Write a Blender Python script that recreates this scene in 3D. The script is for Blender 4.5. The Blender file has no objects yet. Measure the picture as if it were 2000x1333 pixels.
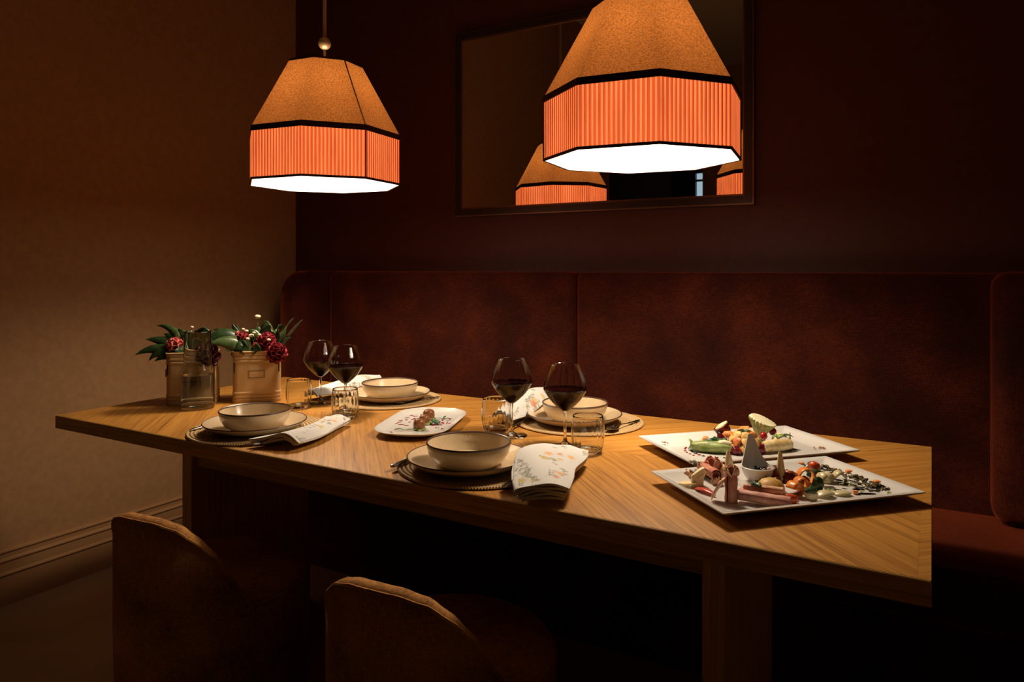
import bpy, bmesh, math, random
from mathutils import Vector, Matrix
S = bpy.context.scene
COL = S.collection
R = math.radians
PI = math.pi

# ------------------------------------------------------------------ camera, world, exposure
cd = bpy.data.cameras.new('camera'); cam = bpy.data.objects.new('camera', cd); COL.objects.link(cam)
cam.location = (0, 0, 1.198); cam.rotation_euler = (R(90), 0, R(30.25))
cd.sensor_width = 36; cd.lens = 25.308; cd.shift_y = -0.07125; cd.clip_start = 0.02
S.camera = cam
S.view_settings.view_transform = 'Standard'; S.view_settings.look = 'None'
S.view_settings.exposure = 0.0; S.view_settings.gamma = 1.0; S.view_settings.use_curve_mapping = False
W = bpy.data.worlds.new('world'); S.world = W; W.use_nodes = True
W.node_tree.nodes['Background'].inputs[0].default_value = (0.45, 0.62, 0.75, 1)
W.node_tree.nodes['Background'].inputs[1].default_value = 0.9
LAMP_COL = (1.0, 0.79, 0.57)
DISC_POWER = 4.4
BULB_POWER = 95
SPOT_W = 47

# ------------------------------------------------------------------ material helpers
def nodes(name):
    m = bpy.data.materials.new(name); m.use_nodes = True
    nt = m.node_tree; b = nt.nodes['Principled BSDF']
    return m, nt, b
def setp(b, col=None, rough=.5, metal=0, trans=0, ior=1.45, sheen=0, coat=0, spec=.5):
    if col: b.inputs['Base Color'].default_value = (*col, 1)
    b.inputs['Roughness'].default_value = rough; b.inputs['Metallic'].default_value = metal
    b.inputs['Transmission Weight'].default_value = trans; b.inputs['IOR'].default_value = ior
    b.inputs['Sheen Weight'].default_value = sheen; b.inputs['Coat Weight'].default_value = coat
    b.inputs['Specular IOR Level'].default_value = spec
def plain(name, col, rough=.5, **k):
    m, nt, b = nodes(name); setp(b, col, rough, **k); return m
def texco(nt, scale=(1, 1, 1), rot=(0, 0, 0)):
    t = nt.nodes.new('ShaderNodeTexCoord'); mp = nt.nodes.new('ShaderNodeMapping')
    nt.links.new(t.outputs['Object'], mp.inputs[0])
    mp.inputs['Scale'].default_value = scale; mp.inputs['Rotation'].default_value = rot
    return mp.outputs[0]
def noise(nt, vec, scale, detail=3, rough=.5):
    n = nt.nodes.new('ShaderNodeTexNoise'); nt.links.new(vec, n.inputs['Vector'])
    n.inputs['Scale'].default_value = scale; n.inputs['Detail'].default_value = detail; n.inputs['Roughness'].default_value = rough
    return n.outputs['Fac']
def ramp(nt, fac, stops):
    r = nt.nodes.new('ShaderNodeValToRGB'); nt.links.new(fac, r.inputs[0]); e = r.color_ramp.elements
    while len(e) < len(stops): e.new(.5)
    for k, (p, c) in enumerate(stops): e[k].position = p; e[k].color = (*c, 1)
    return r.outputs[0]
def mix(nt, a, b, fac, mode='MIX'):
    n = nt.nodes.new('ShaderNodeMix'); n.data_type = 'RGBA'; n.blend_type = mode
    for s, v in ((n.inputs[0], fac), (n.inputs[6], a), (n.inputs[7], b)):
        if isinstance(v, (int, float)): s.default_value = v
        elif isinstance(v, tuple): s.default_value = (*v, 1)
        else: nt.links.new(v, s)
    return n.outputs[2]
def bump(nt, b, h, strength=.3, dist=.002):
    n = nt.nodes.new('ShaderNodeBump'); nt.links.new(h, n.inputs['Height'])
    n.inputs['Strength'].default_value = strength; n.inputs['Distance'].default_value = dist
    nt.links.new(n.outputs[0], b.inputs['Normal'])
def mottled(name, c1, c2, scale=60, rough=.5, lo=.35, hi=.65, bmp=0, bd=.001, stretch=(1, 1, 1), detail=4, **k):
    m, nt, b = nodes(name); setp(b, c1, rough, **k)
    v = texco(nt, stretch); f = noise(nt, v, scale, detail)
    nt.links.new(ramp(nt, f, [(lo, c1), (hi, c2)]), b.inputs['Base Color'])
    if bmp: bump(nt, b, f, bmp, bd)
    return m
def wood(name, ang, light=(.53, .25, .05), dark=(.33, .137, .023), axis='z'):
    m, nt, b = nodes(name); setp(b, light, .42, spec=.35)
    t = nt.nodes.new('ShaderNodeTexCoord')
    m1 = nt.nodes.new('ShaderNodeMapping'); nt.links.new(t.outputs['Object'], m1.inputs[0])
    m1.inputs['Rotation'].default_value = (0, 0, -ang) if axis == 'z' else (0, R(90), 0)
    m2 = nt.nodes.new('ShaderNodeMapping'); nt.links.new(m1.outputs[0], m2.inputs[0]); m2.inputs['Scale'].default_value = (1.2, 62, 62)
    m3 = nt.nodes.new('ShaderNodeMapping'); nt.links.new(m1.outputs[0], m3.inputs[0]); m3.inputs['Scale'].default_value = (7, 330, 330)
    f1 = noise(nt, m2.outputs[0], 1.6, 4, .6); f2 = noise(nt, m3.outputs[0], 1.0, 2, .6)
    c1 = ramp(nt, f1, [(.26, dark), (.46, tuple(.6*l+.4*d for l, d in zip(light, dark))), (.62, light)])
    c2 = ramp(nt, f2, [(.36, (.62, .56, .50)), (.52, (1, 1, 1))])
    nt.links.new(mix(nt, c1, c2, .8, 'MULTIPLY'), b.inputs['Base Color'])
    bump(nt, b, f2, .12, .0006)
    return m
def velvet(name, c1, c2, c3, scale=1.0, sheen=.25, tint=None):
    m, nt, b = nodes(name); setp(b, c1, .85, sheen=sheen, spec=.2)
    b.inputs['Sheen Tint'].default_value = (*(tint or c3), 1); b.inputs['Sheen Roughness'].default_value = .45
    big = noise(nt, texco(nt), 5*scale, 3)
    vert = noise(nt, texco(nt, (420, 420, 60)), scale, 3); hor = noise(nt, texco(nt, (60, 60, 420)), scale, 3)
    f = mix(nt, mix(nt, vert, hor, .5), big, .42)
    nt.links.new(ramp(nt, f, [(.36, c1), (.49, c2), (.64, c3)]), b.inputs['Base Color'])
    bump(nt, b, f, .5, .003)
    return m
def vcol(name, rough=.7, **k):
    m, nt, b = nodes(name); setp(b, (.8, .8, .8), rough, **k)
    a = nt.nodes.new('ShaderNodeVertexColor'); a.layer_name = 'Col'; nt.links.new(a.outputs[0], b.inputs['Base Color'])
    bump(nt, b, noise(nt, texco(nt), 900, 2), .25, .0005)
    return m
def shade_cloth(name, col, stretch, scale, thru=.6, lo=.72):
    m = bpy.data.materials.new(name); m.use_nodes = True; nt = m.node_tree; nt.nodes.clear()
    o = nt.nodes.new('ShaderNodeOutputMaterial'); d = nt.nodes.new('ShaderNodeBsdfDiffuse'); t = nt.nodes.new('ShaderNodeBsdfTranslucent')
    x = nt.nodes.new('ShaderNodeMixShader'); x.inputs[0].default_value = thru
    f = noise(nt, texco(nt, stretch), scale, 4, .65)
    c = ramp(nt, f, [(.34, tuple(v*lo for v in col)), (.64, col)])
    nt.links.new(c, d.inputs[0]); nt.links.new(c, t.inputs[0])
    nt.links.new(d.outputs[0], x.inputs[1]); nt.links.new(t.outputs[0], x.inputs[2]); nt.links.new(x.outputs[0], o.inputs[0])
    return m
def emit(name, col, st):
    m = bpy.data.materials.new(name); m.use_nodes = True; nt = m.node_tree; nt.nodes.clear()
    o = nt.nodes.new('ShaderNodeOutputMaterial'); e = nt.nodes.new('ShaderNodeEmission')
    e.inputs[0].default_value = (*col, 1); e.inputs[1].default_value = st; nt.links.new(e.outputs[0], o.inputs[0]); return m

# ------------------------------------------------------------------ object helpers
def new(name, VF, mat, parent=None, loc=(0, 0, 0), rot=(0, 0, 0), smooth=True, sharp=40, mi=None, col=None, thick=0):
    V, F = VF
    me = bpy.data.meshes.new(name); me.from_pydata([tuple(v) for v in V], [], F); me.update()
    for m in (mat if isinstance(mat, (list, tuple)) else [mat]): me.materials.append(m)
    if mi: me.polygons.foreach_set('material_index', mi)
    if smooth:
        me.polygons.foreach_set('use_smooth', [True]*len(F)); me.set_sharp_from_angle(angle=R(sharp))
    if col:
        a = me.color_attributes.new('Col', 'FLOAT_COLOR', 'POINT')
        a.data.foreach_set('color', [x for c in col for x in (*c, 1)])
    o = bpy.data.objects.new(name, me); COL.objects.link(o); o.location = loc; o.rotation_euler = rot
    if parent: o.parent = parent
    if thick:
        s = o.modifiers.new('thickness', 'SOLIDIFY'); s.thickness = thick; s.offset = 0
    return o
def tag(o, label, cat, group=None, kind=None):
    o['label'] = label; o['category'] = cat
    if group: o['group'] = group
    if kind: o['kind'] = kind
    return o
def thing(name, label, cat, loc=(0, 0, 0), rz=0, group=None):
    o = bpy.data.objects.new(name, None); COL.objects.link(o); o.empty_display_size = .05
    o.location = loc; o.rotation_euler = (0, 0, rz); return tag(o, label, cat, group)
def struct(name, VF, mat, **k):
    o = new(name, VF, mat, **k); o['kind'] = 'structure'; return o
def dup(root, loc, rz, label):
    r = root.copy(); COL.objects.link(r); r.location = loc; r.rotation_euler = (0, 0, rz); r['label'] = label
    for ch in list(root.children):
        c = ch.copy(); COL.objects.link(c); c.parent = r
        for g in list(ch.children):
            d = g.copy(); COL.objects.link(d); d.parent = c
    return r

# ------------------------------------------------------------------ shape helpers: each returns (verts, faces)
def box(x0, x1, y0, y1, z0, z1, bev=0, seg=2):
    bm = bmesh.new(); bmesh.ops.create_cube(bm, size=1)
    for v in bm.verts:
        v.co = ((x0+x1)/2+v.co.x*(x1-x0), (y0+y1)/2+v.co.y*(y1-y0), (z0+z1)/2+v.co.z*(z1-z0))
    if bev: bmesh.ops.bevel(bm, geom=list(bm.edges), offset=bev, segments=seg, profile=.5, affect='EDGES', clamp_overlap=True)
    bm.verts.index_update(); r = ([v.co.copy() for v in bm.verts], [[v.index for v in f.verts] for f in bm.faces]); bm.free(); return r
def join(*parts):
    V, F = [], []
    for v, f in parts:
        n = len(V); V += list(v); F += [[i+n for i in p] for p in f]
    return V, F
def move(VF, loc=(0, 0, 0), rot=(0, 0, 0), sc=(1, 1, 1)):
    M = Matrix.Translation(loc) @ Matrix.Rotation(rot[2], 4, 'Z') @ Matrix.Rotation(rot[1], 4, 'Y') @ Matrix.Rotation(rot[0], 4, 'X') @ Matrix.Diagonal((*sc, 1))
    return [M @ Vector(v) for v in VF[0]], VF[1]
def loft(rings, cap0=True, cap1=True, close=False):
    n = len(rings[0]); V = [p for r in rings for p in r]; F = []
    m = len(rings)
    for k in range(m if close else m-1):
        a, b = k*n, ((k+1) % m)*n
        for i in range(n):
            j = (i+1) % n; F.append([a+i, a+j, b+j, b+i])
    if not close:
        if cap0: F.append(list(range(n))[::-1])
        if cap1: F.append([(m-1)*n+i for i in range(n)])
    return V, F
def lathe(prof, n=48, rib=None, close=False):
    rings = []
    for k, (r, z) in enumerate(prof):
        ring = []
        for i in range(n):
            a = 2*PI*i/n; rr = max(r, 1e-5)
            if rib and rib[0] <= k <= rib[1]: rr *= 1+rib[2]*math.cos(rib[3]*a)
            ring.append((rr*math.cos(a), rr*math.sin(a), z))
        rings.append(ring)
    return loft(rings, True, True, close)
def tube(path, r, n=8):
    P = [Vector(p) for p in path]; rings = []
    for k, p in enumerate(P):
        t = (P[min(k+1, len(P)-1)]-P[max(k-1, 0)]).normalized()
        u = t.cross(Vector((0, 0, 1)))
        if u.length < .05: u = t.cross(Vector((1, 0, 0)))
        u.normalize(); w = u.cross(t); rr = r[k] if isinstance(r, (list, tuple)) else r
        rings.append([p+rr*(math.cos(2*PI*i/n)*u+math.sin(2*PI*i/n)*w) for i in range(n)])
    return loft(rings)
def rrect(w, h, r, z, n=4):
    out = []
    for cx, cy, a0 in ((w/2-r, h/2-r, 0), (-w/2+r, h/2-r, 90), (-w/2+r, -h/2+r, 180), (w/2-r, -h/2+r, 270)):
        for i in range(n+1):
            a = R(a0+90*i/n); out.append((cx+r*math.cos(a), cy+r*math.sin(a), z))
    return out
def grid(f, nu, nv):
    V = [f(i/nu, j/nv) for j in range(nv+1) for i in range(nu+1)]; F = []
    for j in range(nv):
        for i in range(nu):
            a = j*(nu+1)+i; F.append([a, a+1, a+nu+2, a+nu+1])
    return V, F
def blob(rx, ry, rz, seed=0, amp=.08, n=14, flat=None, freq=3):
    rnd = random.Random(seed); ph = [rnd.uniform(0, 6.3) for _ in range(6)]; V = []; F = []
    m = n//2+2
    for j in range(m+1):
        t = PI*j/m
        for i in range(n):
            a = 2*PI*i/n; d = Vector((math.sin(t)*math.cos(a), math.sin(t)*math.sin(a), math.cos(t)))
            k = 1+amp*(math.sin(freq*d.x*2+ph[0])*math.cos(freq*d.y*2+ph[1])+.6*math.sin(freq*d.z*3+ph[2]+d.x*4)+.4*math.sin(freq*4*d.y+ph[3]))
            z = d.z*rz*k
            if flat is not None: z = max(z, -flat*rz)
            V.append((d.x*rx*k, d.y*ry*k, z))
    for j in range(m):
        for i in range(n):
            a = j*n+i; b = j*n+(i+1) % n; F.append([a, a+n, b+n, b])
    return V, F
def bez(p0, p1, p2, t):
    return (1-t)**2*Vector(p0)+2*t*(1-t)*Vector(p1)+t*t*Vector(p2)
def leaf(p0, p1, p2, w, side=(1, 0, 0), fold=.25, nv=8, point=1.0, wave=0):
    s = Vector(side).normalized()
    def f(u, v):
        c = bez(p0, p1, p2, v); t = (bez(p0, p1, p2, min(1, v+.02))-bez(p0, p1, p2, max(0, v-.02))).normalized()
        sd = (s-t*s.dot(t)).normalized(); nn = t.cross(sd)
        ww = w*math.sin(PI*min(1, .04+v*.96)**.75)**point*.5; k = 2*u-1
        return c+sd*ww*k+nn*(abs(k)*ww*fold+wave*math.sin(9*v+3*k)*ww)
    return grid(f, 4, nv)
def spline(pts, n):
    out = []; P = [Vector(p) for p in pts]; m = len(P)-1
    for i in range(n+1):
        x = i/n*m; k = min(int(x), m-1); t = x-k
        a, b, c, d = P[max(k-1, 0)], P[k], P[k+1], P[min(k+2, m)]
        out.append(.5*((2*b)+(-a+c)*t+(2*a-5*b+4*c-d)*t*t+(-a+3*b-3*c+d)*t**3))
    return out

# ------------------------------------------------------------------ materials
M_PLASTER = mottled('tan wall plaster', (.41, .222, .098), (.47, .257, .115), 40, .75, bmp=.08)
M_BURG = mottled('dark burgundy wall paint', (.080, .017, .010), (.093, .020, .012), 30, .55, bmp=.04)
M_BASE = plain('tan baseboard paint', (.43, .235, .105), .35)
M_FLOOR = mottled('brown stone floor', (.34, .235, .14), (.42, .30, .18), 3, .45, bmp=.05)
M_CEIL = plain('ceiling paint', (.80, .72, .60), .8)
M_PALEW = plain('pale wall paint', (.68, .60, .48), .8)
M_GREY = plain('grey far room paint', (.30, .31, .30), .8)
M_FRAME = plain('dark brown frame wood', (.035, .018, .012), .35)
M_BEAD = plain('bronze frame edge', (.22, .12, .07), .35, metal=.6)
M_MIRROR = plain('mirror silver', (.86, .86, .84), .01, metal=1)
M_OAKN = wood('oak veneer near half', R(134)); M_OAKF = wood('oak veneer far half', R(45))
M_OAKX = wood('oak edge', 0, (.54, .32, .085), (.36, .195, .045)); M_OAKV = wood('oak leg upright grain', 0, (.78, .50, .165), (.50, .29, .08), axis='v')
M_RUST = velvet('rust red chenille', (.013, .0020, .0012), (.040, .0052, .0018), (.105, .0165, .0040), 1.0, .6, (.85, .16, .05))
M_CHAIR = velvet('ochre brown chenille', (.085, .034, .012), (.32, .14, .036), (.60, .29, .075), 1.2, .3, (.55, .24, .06))
M_LINEN = shade_cloth('ochre linen shade', (.30, .105, .0235), (210, 210, 300), 1.0, .55, .42)
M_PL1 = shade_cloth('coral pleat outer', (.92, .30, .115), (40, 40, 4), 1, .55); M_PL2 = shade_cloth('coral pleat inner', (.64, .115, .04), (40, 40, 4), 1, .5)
M_TRIM = plain('dark brown trim tape', (.05, .014, .008), .8)
M_DISC = emit('lit white diffuser', LAMP_COL, DISC_POWER)
M_BRASS = plain('brushed brass', (.80, .56, .26), .42, metal=.75)
def glass_mat(name, col, rough=0, ior=1.45):
    m = bpy.data.materials.new(name); m.use_nodes = True; nt = m.node_tree; nt.nodes.clear()
    o = nt.nodes.new('ShaderNodeOutputMaterial'); g = nt.nodes.new('ShaderNodeBsdfGlass')
    g.inputs[0].default_value = (*col, 1); g.inputs[1].default_value = rough; g.inputs[2].default_value = ior
    nt.links.new(g.outputs[0], o.inputs[0]); return m
M_GLASS = glass_mat('clear glass', (.97, .97, .96)); M_WATER = glass_mat('water', (.98, .98, .98), 0, 1.33)
M_WINE = plain('red wine', (.010, .001, .0015), .03, spec=.25, trans=.0, ior=1.34)
def ceramic():
    m, nt, b = nodes('speckled beige glaze'); setp(b, (.6, .5, .36), .22, coat=.3)
    f = noise(nt, texco(nt), 420, 2); g = noise(nt, texco(nt), 14, 3)
    c = ramp(nt, g, [(.35, (.60, .46, .29)), (.65, (.68, .53, .34))])
    s = ramp(nt, f, [(.27, (.45, .36, .28)), (.36, (1, 1, 1))])
    nt.links.new(mix(nt, c, s, 1.0, 'MULTIPLY'), b.inputs['Base Color']); return m
M_CER = ceramic(); M_RIM = plain('dark brown glazed rim', (.07, .035, .02), .35)
M_WHITE = plain('white porcelain', (.66, .645, .62), .16, coat=.3)
M_ROPE = mottled('woven beige cord', (.38, .24, .10), (.60, .42, .21), 500, .8, bmp=.4, bd=.002)
M_STEEL = plain('dark polished steel', (.22, .20, .18), .22, metal=1)
M_TIN = mottled('cream enamelled tin', (.50, .33, .145), (.55, .36, .16), 20, .42)
M_TINL = plain('embossed tin frame', (.22, .15, .08), .45)
M_NAP = vcol('printed napkin cotton', .85)
M_LEAF = mottled('dark green leaf', (.010, .026, .008), (.026, .052, .016), 60, .35)
M_LEAFL = mottled('light green leaf', (.03, .06, .016), (.065, .10, .032), 60, .35)
M_STEM = plain('green stem', (.09, .13, .04), .5)
M_PEONY = mottled('crimson petal', (.16, .008, .018), (.42, .045, .065), 90, .5)
M_PEOD = mottled('dark plum petal', (.06, .006, .012), (.11, .012, .02), 90, .5)
M_PEOL = mottled('pink petal', (.55, .09, .09), (.75, .26, .22), 120, .5)
M_BUD = plain('cream flower bud', (.62, .55, .36), .6)

# ------------------------------------------------------------------ the setting
YW = 2.67; XL = -2.86; XR = 2.3; YF = -3.0; ZC = 3.5
struct('floor', box(-6, XR+.1, -6.1, YW+.1, -.1, 0), M_FLOOR, smooth=False)
struct('ceiling', box(-6, XR+.1, -6.1, YW+.1, ZC, ZC+.1), M_CEIL, smooth=False)
struct('wall_back', box(XL-.12, XR+.12, YW, YW+.12, 0, ZC), M_BURG, smooth=False)
struct('wall_left', box(XL-.12, XL, -1.585, YW, 0, ZC), M_PLASTER, smooth=False)
struct('wall_right', box(XR, XR+.12, -6, YW, 0, ZC), M_PALEW, smooth=False)
struct('wall_front', box(-2.29, XR, YF-.12, YF, 0, ZC), M_PLASTER, smooth=False)
struct('trim_1', box(XL, XL+.012, -.43, -.39, 0, ZC, .003), M_BASE, smooth=False)
# far room behind the opening (seen only in the mirror)
struct('wall_far_left', box(-6, -3.30, -5.12, -5.0, 0, ZC), M_GREY, smooth=False)
struct('wall_far_right', box(-2.55, XR, -5.12, -5.0, 0, ZC), M_GREY, smooth=False)
struct('wall_far_low', box(-3.30, -2.55, -5.12, -5.0, 0, .9), M_GREY, smooth=False)
struct('wall_far_top', box(-3.30, -2.55, -5.12, -5.0, 2.62, ZC), M_GREY, smooth=False)
struct('wall_side', box(-6.0, -5.88, -5.0, -1.465, 0, ZC), M_GREY, smooth=False)
struct('wall_return', box(-5.88, XL-.12, -1.585, -1.465, 0, ZC), M_GREY, smooth=False)
wf = struct('window_1', join(box(-3.00, -2.95, -5.1, -5.02, .9, 2.62, .004), box(-2.60, -2.55, -5.1, -5.02, .9, 2.62, .004),
     box(-3.00, -2.55, -5.1, -5.02, .9, .95, .004), box(-3.00, -2.55, -5.1, -5.02, 2.57, 2.62, .004), box(-2.95, -2.60, -5.08, -5.04, 2.45, 2.48, .003),
     box(-3.30, -3.0, -5.1, -5.02, .9, 2.62)), M_FRAME, smooth=False)
p = new('pane', box(-2.95, -2.60, -5.065, -5.06, .95, 2.57), M_GLASS, wf, smooth=False)
# baseboard with three moulded steps
def extrude_y(prof, y0, y1):
    return loft([[(x, y0, z) for x, z in prof], [(x, y1, z) for x, z in prof]])
bp = [(0, 0), (.022, 0), (.022, .104), (.026, .107), (.027, .110), (.026, .113), (.018, .118), (.018, .152), (.022, .155), (.023, .158), (.022, .161), (.012, .166), (.012, .182), (.016, .185), (.017, .188), (.016, .191), (0, .194)]
struct('baseboard_left', extrude_y([(XL+x, z) for x, z in bp][::-1], -1.585, YW), M_BASE, smooth=False)

# ------------------------------------------------------------------ mirror
mr = thing('wall_mirror', 'large rectangular mirror in a dark brown frame on the burgundy wall', 'mirror', (-1.1935, YW, 1.426))
mw, mh = 1.293, .815
def frame_ring(o0, o1, y0, y1):
    def rc(o, y): return [(-mw/2+o, y, o), (mw/2-o, y, o), (mw/2-o, y, mh-o), (-mw/2+o, y, mh-o)]
    return loft([rc(o0, 0 if y0 > -.001 else y0), rc(o0, y1), rc(o1, y1), rc(o1, y0)], False, False, True)
new('outer_bead', frame_ring(0, .006, 0, -.024), M_BEAD, mr, smooth=False)
new('frame', frame_ring(.006, .032, 0, -.030), M_FRAME, mr, smooth=False)
new('inner_bead', frame_ring(.032, .039, 0, -.023), M_BEAD, mr, smooth=False)
new('mirror_glass', box(-mw/2+.037, mw/2-.037, -.020, -.003, .037, mh-.037), M_MIRROR, mr, smooth=False)

# ------------------------------------------------------------------ banquette
bq = thing('banquette', 'long rust red chenille banquette with high back along the burgundy wall', 'bench', (-1.198, 2.34, 0))
ox, oy = 1.198, -2.34
def bqp(name, x0, x1, y0, y1, z0, z1, bev, seg=5):
    return new(name, box(x0+ox, x1+ox, y0+oy, y1+oy, z0, z1, bev, seg), M_RUST, bq)
bqp('backrest_cushion', -2.50, -1.2005, 2.535, 2.662, .40, 1.183, .028)
bqp('backrest_cushion', -1.1955, .20, 2.535, 2.662, .40, 1.183, .028)
bqp('seat_cushion', -2.50, .62, 2.02, 2.56, .33, .47, .03)
# right wing: thick padded end panel
bqp('side_wing', .148, .46, 2.425, 2.662, .472, 1.187, .045, 6)
# left wing: side panel with a large rounded front corner
pr = [(2.664, .40), (2.345, .40), (2.33, .42)]
for i in range(9):
    a = R(180-90*i/8); pr.append((2.33+.13+.13*math.cos(a), 1.055+.13*math.sin(a)))
pr.append((2.664, 1.185))
def wing_ring(x, d):
    cy, cz = 2.52, .80
    return [(x+ox, y+oy+(d if y < cy else 0), z-(d if z > cz else -d)) for y, z in pr]
new('side_wing', loft([wing_ring(-2.50, .022), wing_ring(-2.507, .008), wing_ring(-2.52, 0), wing_ring(-2.595, 0), wing_ring(-2.61, .015)]), M_RUST, bq, sharp=50)
bqp('base_plinth', -2.50, .62, 2.10, 2.66, 0, .33, .004, 1)
bqp('back_panel', -2.62, .46, 2.655, 2.668, .0, 1.165, .004, 1)

# ------------------------------------------------------------------ table
tb = thing('dining_table', 'long oak dining table with chevron veneered top on slab legs', 'table', (-1.1515, 1.641, 0))
hx, hy = 1.1515, .45
new('tabletop', box(-hx, hx, -hy, hy, .711, .7495, .0015, 1), M_OAKX, tb, smooth=False)
new('veneer_panel', box(-hx+.018, hx-.018, -hy+.004, -.0004, .745, .75), M_OAKN, tb, smooth=False)
new('veneer_panel', box(-hx+.018, hx-.018, .0004, hy-.004, .745, .75), M_OAKF, tb, smooth=False)
for s in (-1, 1):
    o = new('edge_strip', box(s*(hx-.0092)-.0086, s*(hx-.0092)+.0086, -hy+.004, hy-.004, .745, .75), M_OAKF, tb, smooth=False)
lx = [(-1.99, -1.945), (-.388, -.344)]
for a, b_ in lx:
    new('leg', box(a+1.1515, b_+1.1515, -.241, .236, 0, .711, .002, 1), M_OAKV, tb, smooth=False)
for y in (-.225, .19):
    new('apron', box(-1.945+1.1515, -.388+1.1515, y, y+.03, .592, .711, .002, 1), M_OAKX, tb, smooth=False)

# ------------------------------------------------------------------ pendant lamps
def octv(r, z, k, ph=R(29)): a = ph+k*PI/4; return Vector((r*math.cos(a), r*math.sin(a), z))
def make_lamp():
    L = thing('pendant_lamp', 'x', 'lamp', (0, 0, 0))
    Rb, Rt, z1, z2 = .252, .125, .155, .398
    def panel_ring(r, z, n=6):
        return [octv(r, z, k).lerp(octv(r, z, k+1), i/n) for k in range(8) for i in range(n)]
    new('upper_shade', loft([panel_ring(Rb, z1+.012), panel_ring(Rt, z2)], False, False), M_LINEN, L, smooth=False)
    new('spider', join(*[tube([octv(Rt-.002, z2-.003, k), octv(.003, z2-.003, k)], .002, 6) for k in (1, 3, 5, 7)]), M_BRASS, L)
    # pleated skirt
    pts, n = [], 17
    for k in range(8):
        a, b_ = octv(Rb, 0, k), octv(Rb, 0, k+1); nn = ((a+b_)/2).normalized()
        for i in range(n):
            t0 = i/n
            for dt, off in ((0, 0), (.5/n, .0), (.5/n, -.0022), (.97/n, -.0022)):
                pts.append(a.lerp(b_, t0+dt)+nn*off)
    V = [(p.x, p.y, .004) for p in pts]+[(p.x, p.y, z1) for p in pts]; m = len(pts)
    F = [[i, (i+1) % m, m+(i+1) % m, m+i] for i in range(m)]
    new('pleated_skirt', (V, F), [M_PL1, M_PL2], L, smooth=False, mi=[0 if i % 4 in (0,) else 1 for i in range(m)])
    def band(r0, z0, r1, z1_, t=.002):
        def rg(r, z): return [octv(r, z, k) for k in range(8)]
        return loft([rg(r0+t, z0), rg(r1+t, z1_), rg(r1-t, z1_), rg(r0-t, z0)], False, False, True)
    new('middle_trim', band(Rb+.003, z1-.004, Rb-.001, z1+.014), M_TRIM, L, smooth=False)
    new('bottom_trim', band(Rb+.001, 0, Rb+.001, .007), M_TRIM, L, smooth=False)
    new('top_trim', band(Rt+.001, z2-.005, Rt, z2+.002), M_TRIM, L, smooth=False)
    for k in (7, 3):
        new('seam_trim', join(tube([octv(Rb+.001, 0, k), octv(Rb+.001, z1, k)], .0022, 6), tube([octv(Rb, z1, k), octv(Rt, z2, k)], .0022, 6)), M_TRIM, L)
    new('diffuser', loft([[octv(Rb-.004, .001, k) for k in range(8)], [octv(Rb-.004, .004, k) for k in range(8)]]), M_DISC, L, smooth=False)
    new('lower_stem', lathe([(.0045, z2-.05), (.0045, z2+.06)], 12), M_BRASS, L)
    new('brass_ball', lathe([(.021*math.sin(PI*i/14), z2+.078-.021*math.cos(PI*i/14)) for i in range(15)], 24), M_BRASS, L)
    new('rod', lathe([(.0065, z2+.095), (.0065, ZC-1.472-.02)], 12), M_BRASS, L)
    new('ceiling_canopy', lathe([(.0, ZC-1.472-.024), (.05, ZC-1.472-.022), (.055, ZC-1.472-.002), (0, ZC-1.472-.002)], 32), M_BRASS, L)
    new('bulb', blob(.03, .03, .04, 0, 0, 14), M_BULB, L, loc=(0, 0, .272))
    sd = bpy.data.lights.new('led_module', 'SPOT'); sd.energy = SPOT_W; sd.color = LAMP_COL; sd.shadow_soft_size = .07
    sd.spot_size = R(152); sd.spot_blend = .6
    so = bpy.data.objects.new('led_module', sd); COL.objects.link(so); so.parent = L; so.location = (0, 0, -.004)
    return L
M_BULB = plain('frosted bulb glass', (.9, .9, .88), .4)
M_BULB = emit('lit bulb', LAMP_COL, BULB_POWER)
lampA = make_lamp(); lampA.location = (-1.755, 1.765, 1.474)
lampA['label'] = 'left pendant lamp, whole shade in view with its brass ball and rod'
lampA['group'] = 'pendant lamps over the table'
lampB = dup(lampA, (-.645, 1.77, 1.474), R(45), 'right pendant lamp in front of the mirror, cut off by the top of the picture')

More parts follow.
